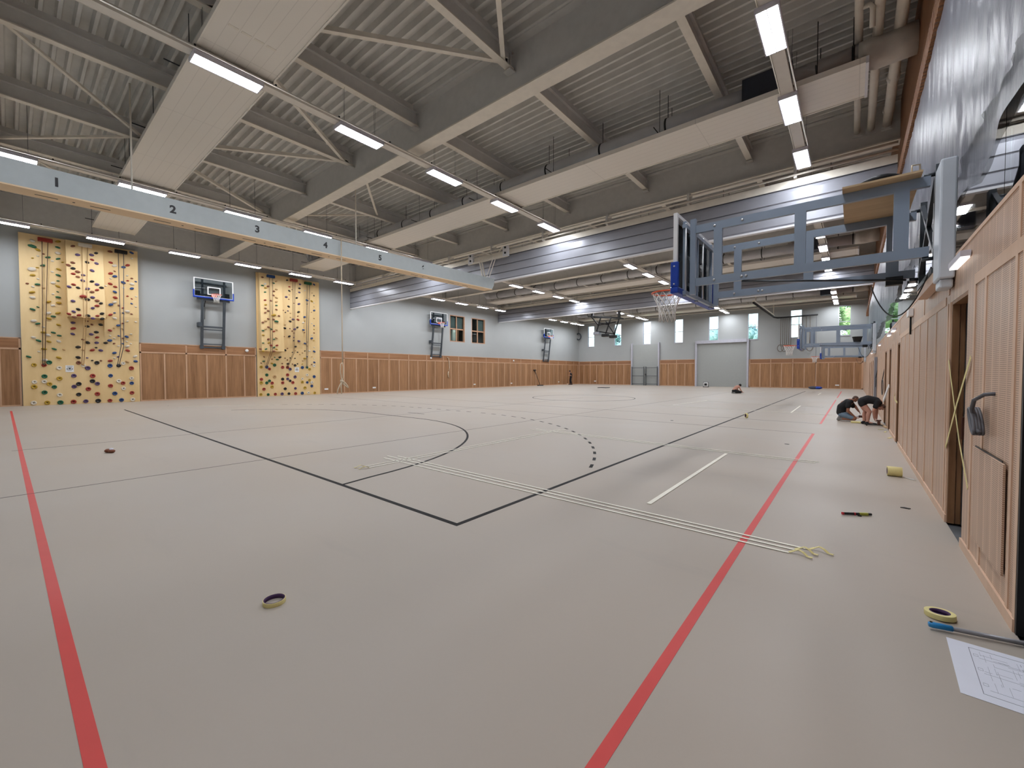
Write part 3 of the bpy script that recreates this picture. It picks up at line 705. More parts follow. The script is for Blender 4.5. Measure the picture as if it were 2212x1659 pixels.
def swing_hoop():
    yc = 6.5; X = -1.85
    t = thing('basketball_hoop', (.66, yc, 2.4), 'nearest swing-arm hoop, its frame carrying a plywood sheet', 'basketball hoop', 'hoops on swing arms above the wooden wall')
    board_parts(t, X, -1, yc, 2.50, 2.64)
    c = MB()
    for y in (yc-.66, yc-.1, yc+.66): c.box(X+.05, X+.09, y-.022, y+.022, 2.44, 3.44)
    for z in (2.48, 3.36): c.box(X+.06, X+.11, yc-.74, yc+.74, z-.025, z+.025)
    c.box(X+.13, X+.2, yc-.64, yc-.58, 2.46, 3.46); c.box(X+.13, X+.2, yc+.58, yc+.64, 2.46, 3.46)
    c.build('board_carriage', 'blue_steel', t)
    v = MB()
    for y in (yc-.72, yc+.1): v.tube([(X+.1, y, 2.5), (X+.1, y, 3.4)], .012, 6)
    v.build('height_spindle', 'bolt', t)
    for y in (yc-.6, yc+.6):
        a = MB(); w = .05
        a.box(X+.2, .57, y-w/2, y+w/2, 3.27, 3.37); a.box(X+.2, .57, y-w/2, y+w/2, 2.57, 2.67)
        for x, hw in ((-1.38, .05), (-.5, .055), (.36, .06)): a.box(x-hw, x+hw, y-w/2, y+w/2, 2.67, 3.27)
        ar = a.build('swing_arm', 'blue_steel', t)
        bo = MB()
        for x in (-1.42, -1.05, -1.1):
            for z in (2.62, 3.32):
                if x == -1.05 and z > 3: continue
                bo.tube([(x, y-w/2-.008, z), (x, y-w/2, z)], .016, 8)
        bo.build('bolt', 'bolt', ar)
        p = MB(); p.box(.60, .66, y-.05, y+.05, 2.40, 3.46); p.tube([(.60, y, 3.38), (.52, y, 3.38)], .02, 8); p.tube([(.60, y, 2.55), (.52, y, 2.55)], .02, 8)
        po = p.build('mount_post', 'dark_steel', t)
        sl = MB()
        for z in (2.55, 2.72, 2.9, 3.0): sl.box(.597, .60, y+.015, y+.035, z, z+.1)
        sl.build('slot', 'white_metal', po)
    x = MB(); x.bar((.62, yc-.58, 3.42), (.62, yc+.58, 2.6), .04, .04); x.bar((.62, yc+.58, 3.42), (.62, yc-.58, 2.6), .04, .04); x.bar((.62, yc-.6, 2.43), (.62, yc+.6, 2.43), .06, .05)
    x.build('wall_brace', 'dark_steel', t)
    MB().tube([(-1.1, yc-.6, 2.56), (.48, yc+.5, 2.54)], .012, 8).build('diagonal_rod', 'dark_steel', t)
    MB().box(.30, .46, yc+.52, yc+.62, 2.50, 2.60).build('latch_block', 'black', t)
    cs = MB(); cs.box(.585, .695, yc-1.1, yc-.78, 2.26, 3.34); cs.box(.60, .69, yc-1.06, yc-.82, 2.18, 2.26)
    cs.build('drive_casing', 'casing', t, .015)
    MB().box(.60, .69, yc-.7, yc+.65, 2.30, 2.40).build('mount_bracket', 'rbatten', t)
    lp = [(.16+.45*a/16, yc+.5-.9*a/16, 2.5-.44*(1-((a-8)/8)**2)) for a in range(17)]
    MB().tube(lp, .007, 6).build('pull_cable', 'black', t)
    return t
h1 = swing_hoop()
dup(h1, (.66, 22.5, 2.4), 'middle swing-arm hoop, a black tub resting on its frame')
dup(h1, (.66, 38.6, 2.4), 'farthest and smallest swing-arm hoop, close to the far wainscot')

def folded_hoop():
    yc = 7.15; X = XL+.52
    t = thing('basketball_hoop', (XL, yc, 2.75), 'wall hoop hung between the two climbing walls', 'basketball hoop', 'hoops with upright frames on the plaster wall')
    board_parts(t, X, 1, yc, 5.46, 5.60)
    for y in (yc-.5, yc+.5):
        p = MB(); p.bar((XL+.1, y*1, 2.72), (X-.12, y, 5.3), .09, .12); p.bar((X-.12, y, 5.25), (X-.1, y, 6.4), .09, .09); p.box(XL, XL+.16, y-.08, y+.08, 2.72, 2.92)
        p.build('frame_post', 'dark_steel', t)
    c = MB()
    for f, hh in ((.03, .07), (.10, .05), (.40, .05), (.46, .09)):
        x = XL+.1+(X-.12-XL-.1)*f; z = 2.72+(5.3-2.72)*f; MB().box(x-.03, x+.03, yc-.47, yc+.47, z-hh/2, z+hh/2).build('cross_bar', 'dark_steel', t)
    for ya, yb, za, zb in ((-.75, .75, 5.3, 5.42), (-.8, .6, 6.18, 6.25), (-.75, .75, 5.55, 5.64)): MB().box(X-.16, X-.07, yc+ya, yc+yb, za, zb).build('cross_bar', 'dark_steel', t)
    for y in (yc-.72, yc+.62): MB().box(X-.24, X-.06, y-.12, y+.12, 5.5, 5.78).build('hinge_block', 'black', t, .02)
    MB().box(XL, XL+.35, yc-.68, yc-.52, 3.9, 4.12).build('wall_arm', 'dark_steel', t)
    MB().bar((XL+.05, yc-.35, 5.0), (X-.15, yc-.35, 5.35), .03, .03).tube([(XL+.25, yc-.38, 4.3), (X-.15, yc-.38, 5.3)], .015, 6).build('gas_strut', 'band', t)
    return t
h2 = folded_hoop()
dup(h2, (XL, 22.95, 2.75), 'wall hoop beside the two inner wooden windows')
dup(h2, (XL, 39.15, 2.75), 'small wall hoop above the leaning squeegee')

t = thing('folded_basket_frame', (-17.5, 35, 6.6), 'dark folded basket frame hanging from the ceiling before the far windows', 'basket frame')
b = MB()
for y in (34.7, 35.7): b.bar((-19.3, y, 6.75), (-16.2, y, 6.35), .09, .09)
b.bar((-16.25, 34.7, 6.36), (-16.25, 35.7, 6.36), .09, .09); b.bar((-19.3, 34.7, 6.75), (-19.3, 35.7, 6.75), .09, .09)
b.box(-19.1, -18.9, 34.9, 35.1, 6.7, 8.42); b.box(-16.6, -16.4, 35.3, 35.5, 6.4, 8.42)
b.build('top_frame', 'black', t)
for (p, q) in (((-18.2, 35.2, 6.72), (-18.65, 35.2, 5.35)), ((-17.2, 35.2, 6.5), (-17.75, 35.2, 5.0)), ((-16.4, 35.2, 6.35), (-16.9, 35.2, 4.85)), ((-19.2, 35.2, 6.72), (-18.5, 35.2, 5.9)), ((-18.5, 35.2, 5.9), (-16.7, 35.2, 6.05)), ((-18.4, 35.2, 6.1), (-17.4, 35.2, 5.85)), ((-17.7, 35.2, 6.2), (-16.9, 35.2, 5.0))):
    MB().bar(p, q, .09, .09).build('strut', 'black', t)
MB().bar((-18.7, 35.2, 5.35), (-16.8, 35.2, 4.95), .09, .10).build('lower_bar', 'black', t)
for x, z, m in ((-18.6, 5.12, 'housing'), (-17.75, 4.9, 'black'), (-16.98, 4.74, 'black')):
    MB().box(x-.3, x+.3, 34.95, 35.4, z-.13, z+.13).build('padded_block', m, t, .03)
HOLDS1 = """
W75,705m G74,682b Y90,670m O105,656s W89,644s Y74,632s G118,644m G102,606m Y87,594s W71,584b Y73,559m W88,546s O57,521s G86,522m W73,510s N102,509s Y70,486m W71,464m G85,425s 
G70,413m W72,364m G83,353m W99,340s Y99,317m W112,306m W70,293m G84,280m Y114,278m Y99,245m W84,233s G55,210m W100,197m R98,175r G113,187r Y69,175r Y149,720m G148,694m W148,669m 
G148,644m W131,631s Y161,632s Y149,598m W130,584s G147,572m G146,547s W131,536m Y145,523m G144,499s W130,487s G145,475m Y116,451m Y146,450m W129,437m W115,402m Y143,405m G129,389m 
Y116,378m Y144,353m G128,318m G145,306m W143,281m G129,246m N158,245s Y142,208m W142,163r O192,705x P206,669x P250,678x K265,690x R251,656x K235,641x P265,642x O176,616x O190,630x 
K190,604x O204,592x R190,580x P221,580x O204,569x P250,606x P219,555x K248,556x R190,532x P264,545x P176,520x K203,520x P233,520x K278,532x R263,519x O247,508x R218,482X P248,483x 
P186,458x K232,471x O262,470x K274,459x R261,446x P247,434x K201,423x P187,411x R172,399x R203,397x K231,398x R261,400x K276,412x O188,387x P246,387x K276,388x N216,388x P188,367m 
O233,378s K277,366m O248,364s K233,354m R188,341m K262,330m P186,316m P245,319m R264,306m O218,293s K232,280m P262,281m K292,282m K260,258s K202,258m R247,246m P275,246m N217,246s 
K201,211m P230,210s K246,198s O275,198s W217,175r O202,187r K261,188r P231,163r O313,710m R314,659m W327,647m R313,608m O327,621s B327,597m W313,585s R311,559m R328,548m B326,524m 
R327,497m W324,475m B311,462m R309,414m B323,425s W323,400m N321,354s R307,341m W307,317s W322,306s B306,294m O321,281s B321,236m W321,211s R306,198m B388,721m W389,694s R373,658m 
B358,646m W371,609s O387,598s B401,585s B356,573m W387,571m R372,584s W357,548s B386,549m R370,510s W401,513s R385,499s B384,476s W399,463s O339,462s R353,451s W368,437m B353,427s 
O383,426s W296,548s N293,400s W368,390s O352,378s B336,367m W398,390s N351,353s W381,330s B365,316m O352,307s B337,318s W365,293s B351,282s W380,283s W336,270s W367,270m R368,249m 
P334,218s W395,222m B396,198m W351,187r N366,196m K335,176r B305,175r R380,164r G98,126r P186,128r R246,127r B306,128r Y142,116r W380,115r W69,102r W97,103r Y112,92r Y68,81r 
G126,79r K201,91r K245,103r P261,91r W334,102r R349,92r B380,91r P186,79r R231,67r R305,80r W350,66r G97,56r W141,43r K200,43r R260,43r B319,43r R380,44r W65,12r Y104,11r G143,10r 
R183,11r P222,11r K262,11r R302,10r B342,11r W382,11r
"""
HOLDS2 = """
O959,704x G958,655x W972,667x Y973,643x O987,654x G970,618x R968,570x Y970,543x O969,522x O967,496x O983,509x G1018,679x N1034,692x N1033,643x O1018,630x O1016,605x N1032,594x 
O1000,571x N1030,569x G1030,547x O1029,522x Y1012,486X O1042,485x O982,461x N967,448x O952,437x O1011,461x G1026,450X O981,412x G995,402x N965,400x G951,389x R1010,389x N1025,400x 
Y951,363x O978,340x G1009,342x N1023,351x Y980,319x G949,316x R992,304x R1024,306x G1008,294x Y1021,282x O933,280x G963,281x O1006,270x Y948,268x O970,237s G1029,236s O1014,224s 
G1044,223m K1059,237m G968,211m O954,200s Y1014,198m G1028,189r R999,165r B984,177r Y954,176r K1100,711m R1113,673m O1128,659s K1112,648m P1094,608m R1111,623s O1109,597s 
P1177,699m K1173,673m P1172,648m N1156,637s K1156,611m O1139,576s P1169,575m K1107,551m P1103,524s O1074,524s K1088,513s K1166,524m N1117,512s O1162,498s N1117,486s P1133,475m 
R1162,476m K1115,461m N1084,438s K1083,416m O1113,416s K1158,427m P1142,415m O1127,402s O1140,391s O1080,365s K1111,368m P1139,364s K1138,343s P1170,342m K1151,307m O1104,294s 
K1089,282m N1151,283s K1133,270s K1164,272s O1075,294s O1089,233s K1120,235s K1148,233s O1103,222s O1072,199s K1105,198m O1133,197s K1163,199s K1148,189r R1074,176r R1103,176r 
P1118,165r B1273,716m P1199,657s W1214,668s N1260,659s K1272,644s B1227,608m Y1257,606m N1240,619s K1227,584s W1271,597s N1198,581s N1272,572s B1272,548m N1255,535s K1196,537s 
B1210,499m N1271,497s Y1210,473s W1194,460m W1256,462s B1270,449s Y1270,425s B1195,414m O1209,401s O1270,402s W1255,388s B1254,366m N1225,342s Y1268,352s B1210,330m N1225,316s 
W1269,308s K1210,282s W1238,284m B1269,281m N1195,270s N1178,259s B1223,246s Y1208,234m N1254,247s W1268,234s N1195,220s B1269,210m Y1193,198s O1252,196s W1267,188r B1193,176r 
G1222,177r Y1238,166r G984,129r R1102,129r N1027,118r P1147,116r W1222,128r B1267,117r R954,103r K1073,103r P1103,104r W1192,104r Y1237,94r G998,93r K1117,92r Y953,82r G983,81r 
R1013,80r R1073,80r R1133,81r Y1191,82r B1222,80r W1252,80r Y1012,57r B1251,56r R967,44r K1087,43r P1148,44r Y1207,46r Y950,13r G990,11r R1030,12r P1069,12r K1109,12r R1149,11r 
B1190,12r W1229,13r Y1269,11r
"""
# ------------------------------------------------------------------ climbing walls
def lerp(a, b, t): return a+(b-a)*max(0, min(1, t))
XB = -27.18
BOX1 = lambda z: XB+lerp(.62, .24, (z-3.9)/3.4)
BOX2 = lambda z: XB+lerp(.52, .24, (z-2.7)/4.6)
HM = {}
def hold_mesh(kind, col):
    if (kind, col) in HM: return HM[kind, col]
    mb = MB()
    if kind == 'ring':
        R = Matrix.Rotation(PI/2, 4, 'Y')
        mb.lathe([(.115, -.005), (.12, .03), (.095, .05), (.065, .035), (.05, .012), (0.001, .010), (0.001, -.005)], R, 16, 0, False)
        mb.add([(.011, .05*math.cos(a*PI/6), .05*math.sin(a*PI/6)) for a in range(12)], [tuple(range(12))], 1)
    else:
        rnd = random.Random(hash(kind) % 97 + ord(col)); rnd = random.Random(len(kind)*31+ord(col))
        sg, rw = 10, 7; vs = []
        for i in range(rw+1):
            t = PI*i/rw
            for j in range(sg):
                a = 2*PI*j/sg; k = 1+.22*math.sin(2*a+ord(col))*math.sin(t)+.12*rnd.uniform(-1, 1)*math.sin(t)
                vs.append((max(-.004, .055*math.sin(t)*math.cos(a)*k+.028), .105*math.cos(t), .062*math.sin(t)*math.sin(a)*k))
        mb.add(vs, [(i*sg+j, i*sg+(j+1) % sg, (i+1)*sg+(j+1) % sg, (i+1)*sg+j) for i in range(rw) for j in range(sg)], 0, True)
    o = mb.build('climbing_hold', ['h'+col, 'hK']); me = o.data; bpy.data.objects.remove(o)
    HM[kind, col] = me
    return me

def climbing_wall(spec, y0, y1, label, boxes, boxf, anchors, sign, signlabel):
    t = thing('climbing_wall', (XL+.1, (y0+y1)/2, 0), label, 'climbing wall')
    MB().box(XL+.06, XB, y0, y1, 0, 7.34, 0).box(XL, XL+.06, y0+.02, y1-.02, 0, 7.34, 1).build('plywood_panel', ['ply', 'ply_edge'], t)
    for (a, b, prof, nm) in boxes: MB().prism(prof, 'y', a, b, 0).build(nm, ['ply'], t)
    H = []
    for k in spec.split():
        y, z = k[1:-1].split(','); H.append((k[0], int(y)/100, int(z)/100, k[-1]))
    S = {'m': .82, 's': .48, 'b': 1.35, 'r': .74, 'x': .74, 'X': 1.2}
    order = sorted(range(len(H)), key=lambda i: -(S[H[i][3]]+(.4 if H[i][3] == 'r' else 0)))
    rest = MB()
    for n, i in enumerate(order):
        c, y, z, f = H[i]; x = boxf(z) if f in 'xX' else XB
        rot = 0 if f == 'r' else random.uniform(-.5, .5); s = S[f]*random.uniform(.9, 1.1)
        if f != 'r' and f not in 'bX':
            for (a, b, prof, nm) in boxes:
                if nm == 'sloped_panel' and a <= y <= b: x = XB+lerp(.0, .16, (z-2.9)/1.2)
        me = hold_mesh('ring' if f == 'r' else 'lump', c)
        if n < 100:
            o = bpy.data.objects.new('climbing_hold', me); COL.objects.link(o); o.location = (x, y, z); o.rotation_euler = (rot, 0, 0); o.scale = (s, s, s)
            attach(o, t)
        else:
            M = Matrix.Translation((x, y, z)) @ Matrix.Rotation(rot, 4, 'X') @ Matrix.Scale(s, 4)
            mi = 'WGYRBKPNO'.index(c)
            rest.add([M @ v.co for v in me.vertices], [tuple(p.vertices) for p in me.polygons], mi, True)
    o = rest.build('small_climbing_holds', ['h'+c for c in 'WGYRBKPNO'], t); o['kind'] = 'stuff'; o['label'] = 'remaining small scattered climbing holds'
    for (y, m, xo, ropes, rm, ye, rl) in anchors:
        MB().box(xo, xo+.14, y-.22, y+.22, 7.08, 7.24).build('rope_anchor', m, t, .02)
        r = thing('belay_rope', (xo+.1, ye, 1.8), rl, 'rope')
        q = MB(); xe = max(XB+.06, xo-.3)
        for yy, dy in zip(ropes, (-.03, .03)):
            zb = 3.85 if (xo > XB+.1 and abs(y-2.3) < .3) else 2.65
            if xo > XB+.1: q.tube([(xo+.1, yy, 7.1), (boxf(zb)+.05, (yy+ye)/2, zb), (XB+.08, ye+dy, 1.8)], .013, 5)
            else: q.tube([(xo+.09, yy, 7.1), (XB+.09, ye+dy, 1.8)], .013, 5)
        q.ball((XB+.07, ye, 1.79), .045, 0, 8, 6)
        q.build('rope_strands', rm, r)
    s = thing('notice_sign', (XB+.01, sign[0], sign[1]), signlabel, 'sign')
    MB().box(XB+.001, XB+.012, sign[0]-.13, sign[0]+.13, sign[1]-.15, sign[1]+.15).build('plate', 'white', s)
    g = MB().tube([(XB+.013, sign[0]+.085*math.cos(a*PI/10), sign[1]-.01+.06*math.sin(a*PI/10)) for a in range(20)], .009, 4, closed=True)
    g.box(XB+.012, XB+.015, sign[0]-.03, sign[0]+.03, sign[1]-.03, sign[1]+.03); g.box(XB+.012, XB+.015, sign[0]-.09, sign[0]+.09, sign[1]+.10, sign[1]+.115)
    g.build('printed_mark', 'dark_steel', s)
climbing_wall(HOLDS1, .36, 4.1, 'wide plywood climbing wall nearest the camera, with an overhanging box in its middle',
    [(1.70, 2.88, [(XB, 3.9), (BOX1(3.9), 3.9), (BOX1(7.3), 7.3), (XB, 7.3)], 'overhang_box'), (2.88, 4.1, [(XB, 2.95), (XB+.16, 4.1), (XB+.16, 7.32), (XB, 7.32)], 'sloped_panel')],
    BOX1, [(1.11, 'hR', XB, (1.02, 1.19), 'rope_dark', .97, 'brown doubled rope from the red anchor of the wide climbing wall'),
           (2.3, 'hW', BOX1(7.2), (2.2, 2.38), 'hN', 2.15, 'tan doubled rope running over the overhanging box'),
           (3.5, 'hK', XB+.16, (3.4, 3.59), 'rope_grey', 3.33, 'dark doubled rope from the black anchor of the wide climbing wall')],
    (1.74, 1.6), 'white notice plate on the wide climbing wall')
climbing_wall(HOLDS2, 9.34, 13.06, 'farther plywood climbing wall with a long overhanging box at one side',
    [(9.42, 10.66, [(XB, 2.7), (BOX2(2.7), 2.7), (BOX2(7.3), 7.3), (XB, 7.3)], 'overhang_box'), (10.66, 11.95, [(XB, 2.95), (XB+.16, 4.1), (XB+.20, 7.32), (XB, 7.32)], 'sloped_panel')],
    BOX2, [(10.03, 'hB', BOX2(7.2), (9.94, 10.12), 'rope_dark', 9.8, 'brown doubled rope from the blue anchor over the long box'),
           (11.36, 'hR', XB+.2, (11.3, 11.42), 'rope_dark', 11.0, 'brown doubled rope from the red anchor of the farther climbing wall'),
           (12.32, 'hG', XB, (12.25, 12.41), 'rope_grey', 12.18, 'dark doubled rope from the green anchor of the farther climbing wall')],
    (11.59, 1.62), 'white notice plate on the farther climbing wall')

# ------------------------------------------------------------------ small fittings
for i, (x, y, z, ax, lb) in enumerate(((XL+.06, 8.81, 2.7, 'x', 'small white round sensor between the climbing walls, on the wainscot top band'), (XL+.06, 22.4, 2.66, 'x', 'small white round sensor below the hoop near the inner windows'), (XL+.06, 33.3, 2.68, 'x', 'small white round sensor on the wainscot past the inner windows'))):
    MBs = MB().ball((x+.05, y, z), (.07, .09, .09), 0); o = MBs.build('wall_sensor', 'white'); tag(o, lb, 'sensor', 'round wall sensors')
for y, z, lb in ((13.5, .33, 'white socket plate beside the farther climbing wall'), (17.1, .33, 'white socket plate below the wainscot, second from the climbing walls'), (27.6, .35, 'white socket plate below the inner windows'), (33.0, .35, 'white socket plate short of the leaning squeegee'), (41.9, .35, 'white socket plate near the standing man in black')):
    o = MB().box(XL+.06, XL+.08, y-.13, y+.13, z-.05, z+.05).build('wall_socket', 'white', None, .006); tag(o, lb, 'socket', 'socket plates low on the wainscot')
for x, z, lb in ((-24.9, .40, 'white socket plate low on the far wainscot by the corner'), (-1.05, .33, 'white socket plate low on the far wainscot by the wooden door')):
    o = MB().box(x-.14, x+.14, YF-.09, YF-.06, z-.05, z+.05).build('wall_socket', 'white', None, .006); tag(o, lb, 'socket', 'socket plates low on the wainscot')
for y, lb in ((5.02, 'white wall lamp beside the nearest hoop mount'), (12.2, 'white wall lamp above the wooden wall, second from the camera'), (13.6, 'white wall lamp above the wooden wall, third from the camera'), (18.2, 'white wall lamp above the wooden wall, fourth from the camera'), (25.5, 'white wall lamp past the middle hoop')):
    t = thing('wall_lamp', (.66, y, 2.3), lb, 'wall lamp', 'small lamps on the wooden wall')
    MB().box(.635, .694, y-.26, y+.26, 2.315, 2.36).build('housing', 'lilac_metal', t); MB().box(.64, .69, y-.25, y+.25, 2.30, 2.315).build('diffuser', 'small_lamp', t)
t = thing('junction_box', (.69, 8.86, 2.33), 'white junction box with a black cable on the wooden wall', 'junction box')
MB().box(.64, .694, 8.7, 9.0, 2.27, 2.38).build('box', 'white', t); MB().tube([(.68, 8.9, 2.27), (.68, 8.9, 2.0)], .012, 6).build('cable', 'black', t)
t = thing('cable_coil', (-27.15, 46.4, 6.0), 'black coiled cable hanging in the far corner of the hall', 'cable coil')
MB().tube([(-27.12, 46.3, 7.6), (-27.12, 46.3, 6.45)], .035, 6).build('hanging_cable', 'grey_cable', t)
MB().tube([(-27.1+.33*math.cos(a*PI/10), 46.3, 6.05+.40*math.sin(a*PI/10)) for a in range(20)], .075, 8, closed=True).build('coil', 'dark_steel', t)
t = thing('short_rope', (XL+.1, 24.35, 1.5), 'short cream rope hanging on the wainscot below the inner windows', 'rope')
MB().tube([(XL+.1, 24.2, 2.75), (XL+.12, 24.33, 2.7), (XL+.1, 24.42, 2.3), (XL+.1, 24.45, 1.9), (XL+.1, 24.4, 1.6)], .03, 6).tube([(XL+.1, 24.36, 1.55), (XL+.1, 24.3, 1.35), (XL+.1, 24.36, 1.0)], .04, 6).build('strand', 'rope', t)

# ropes and rail at the far wall
t = thing('rope_rail', (-5.8, 40, 6.6), 'dark curved rail of the climbing ropes before the far windows', 'rail')
MB().tube([(-5.77, 35.2, 6.62), (-5.77, 45.6, 6.62), (-5.6, 46.2, 6.62), (-5.2, 46.35, 6.62), (-2.5, 46.3, 6.66)], .07, 8).build('rail', 'black', t)
g = MB().box(-5.85, -5.69, 35.2, 45.4, 6.69, 6.8)
g.box(-5.8, -5.74, 36, 36.1, 6.8, 8.9).box(-5.8, -5.74, 45.2, 45.3, 6.8, 8.9).build('carrier', 'beige_steel', t)
for i in range(10):
    x = -5.3+.16*i if i < 6 else -3.9+.28*(i-6)
    r = thing('climbing_rope', (x, 46.3, 3.6), 'looped-up grey climbing rope, %s from the curve of the far rail' % ORD[i], 'rope', 'ropes hanging from the far rail')
    MB().tube([(x, 46.32, 6.6), (x, 46.3, 3.9)], .03, 6).build('strand', 'rope_far', r)
    if i in (0, 2, 4, 7, 9): MB().tube([(x+.24*math.cos(a*PI/8), 46.2-.08*(i%3), 3.75+.33*math.sin(a*PI/8)) for a in range(16)], .035, 6, closed=True).build('coiled_end', 'rope_far', r)
r = thing('pull_cord', (-2.62, 46.3, 3), 'thin cord hanging from the end of the far rope rail', 'cord'); MB().tube([(-2.6, 46.3, 6.6), (-2.6, 46.3, .6)], .012, 5).build('strand', 'rope_grey', r)

# things on the near hoop frame
t = thing('plywood_sheet', (.15, 6.4, 3.375), 'plywood sheet lying across the nearest hoop frame', 'plywood sheet')
MB().box(-.12, .50, 5.72, 7.2, 3.372, 3.392).build('sheet', 'sheet_ply', t)
MB().tube([(.42, 5.74, 3.392), (.42, 5.74, 3.46), (.48, 5.76, 3.46), (.48, 5.76, 3.392)], .008, 6).build('wire_handle', 'rope', t)
t = thing('hose_coil', (.2, 6.5, 3.44), 'black coiled hose on the plywood sheet', 'hose coil')
h = MB()
for k in range(3): h.tube([(.2+(.26-.03*k)*math.cos(a*PI/12), 6.45+(.42-.03*k)*math.sin(a*PI/12), 3.425+.055*k) for a in range(24)], .032, 8, closed=True)
h.build('coil', 'black', t)
t = thing('black_tub', (-.2, 21.95, 2.68), 'small black tub on the middle hoop frame', 'tub')
MB().lathe([(.12, 2.671), (.16, 2.86), (.17, 2.86), (.17, 2.88), (.15, 2.88), (.11, 2.69), (.001, 2.69), (.001, 2.671)], Matrix.Translation((.12, 21.9, 0)), 16, 0, False).build('tub', 'black', t)

# plastic film over the gallery glass
def film():
    ys = []; y = YN
    while y < 40: ys.append(y); y += .05 if y < 12 else .12
    low = [(YN, 3.7), (3, 3.66), (5.3, 3.64), (6.1, 3.62), (6.5, 3.5), (7, 3.62), (8, 3.9), (9.2, 3.65), (10.4, 3.85), (11.5, 3.55), (13, 3.75), (15, 3.3), (17, 3.5), (19, 3.2), (22, 3.4), (26, 3.1), (32, 3.3), (41, 3.1)]
    def lz(y):
        for (a, b), (c, d) in zip(low[:-1], low[1:]):
            if a <= y <= c: return b+(d-b)*(y-a)/(c-a)
        return 3.2
    R = 26; vs = []; rnd = random.Random(4)
    ph = [rnd.uniform(0, 6) for _ in range(8)]
    for y in ys:
        for r in range(R+1):
            f = r/R; z = 6.24+(lz(y)-6.24)*f
            d = .018*math.sin(7.1*y+ph[0]+.9*z)+.014*math.sin(13.7*y+ph[1]-1.7*z)+.010*math.sin(23*y+ph[2]+2.6*z)+.008*math.sin(3.1*y+4.4*z+ph[3])+.006*math.sin(31*y-5*z)
            vs.append((.845+d*(.15+.5*f), y, z))
    n = R+1; fs = [(i*n+j, i*n+j+1, (i+1)*n+j+1, (i+1)*n+j) for i in range(len(ys)-1) for j in range(R)]
    t = thing('plastic_film', (.85, 8, 6.2), 'crinkled clear plastic film hung over the gallery glass', 'plastic film')
    MB().add(vs, fs, 0, True).build('sheet', 'film', t)
    v2 = []; m = len([y for y in ys if y < 14]); K = 18
    for y in ys[:m]:
        for r in range(K+1):
            z = 6.22+(3.36+.09*math.sin(1.7*y+.8)+.05*math.sin(4.1*y)-6.22)*r/K
            v2.append((.882+.010*math.sin(5.3*y+1.1*z)+.006*math.sin(11*y-2*z), y, z))
    MB().add(v2, [(i*(K+1)+j, i*(K+1)+j+1, (i+1)*(K+1)+j+1, (i+1)*(K+1)+j) for i in range(m-1) for j in range(K)], 0, True).build('inner_sheet', 'film', t)
film()

# doorway tape, cable, loose panel
t = thing('doorway_tape', (.69, 5.1, 1), 'two cream tape strips crossed over the nearer open doorway', 'tape')
def strip(pts, w, mat, parent, name, nrm=(1, 0, 0)):
    mb = MB(); nrm = Vector(nrm)
    for (p, q) in zip(pts[:-1], pts[1:]):
        p = Vector(p); q = Vector(q); s = (q-p).cross(nrm).normalized()*w/2; e = nrm*.0012
        mb.add([p-s-e, p+s-e, q+s-e, q-s-e, p-s+e, p+s+e, q+s+e, q-s+e], [(0, 1, 2, 3), (7, 6, 5, 4), (0, 4, 5, 1), (1, 5, 6, 2), (2, 6, 7, 3), (3, 7, 4, 0)])
    return mb.build(name, mat, parent)
strip([(.692, 5.60, 1.52), (.690, 5.28, 1.16), (.688, 4.98, .84), (.69, 4.62, .52)], .028, 'tape_y', t, 'strip')
strip([(.686, 4.62, 1.52), (.684, 5.1, 1.13), (.69, 5.62, .70)], .034, 'tape_y', t, 'strip')
t = thing('cable_bundle', (.66, 4.15, 1.1), 'grey cable bundle sticking out of the perforated wooden wall', 'cable')
c = MB(); c.tube([(.71, 3.97, 1.27), (.66, 4.0, 1.262), (.63, 4.1, 1.22), (.63, 4.16, 1.16), (.64, 4.18, 1.1), (.645, 4.12, 1.03), (.65, 4.05, 1.01)], .012, 8)
c.build('tail', 'grey_cable', t)
c = MB()
for k in range(4):
    o_ = .012*k; c.tube([(.63+.014*k, 4.165+.088*math.cos(a*PI/10)-.014*math.sin(a*PI/10)+o_*.3, 1.075+.075*math.cos(a*PI/10)+.035*math.sin(a*PI/10)) for a in range(20)], .0095, 6, closed=True)
c.build('coil', 'grey_cable', t)
t = thing('loose_panel', (.66, 4.04, .55), 'loose perforated panel slid down on the wooden wall', 'panel')
M = MB(); M.prism([(.683, .22), (.6935, .22), (.6905, .87), (.680, .87)], 'y', 3.64, 4.44); M.build('panel', 'perf', t)
MB().box(.6905, .6935, 3.72, 4.42, .868, .879).build('open_slot', 'black', t)

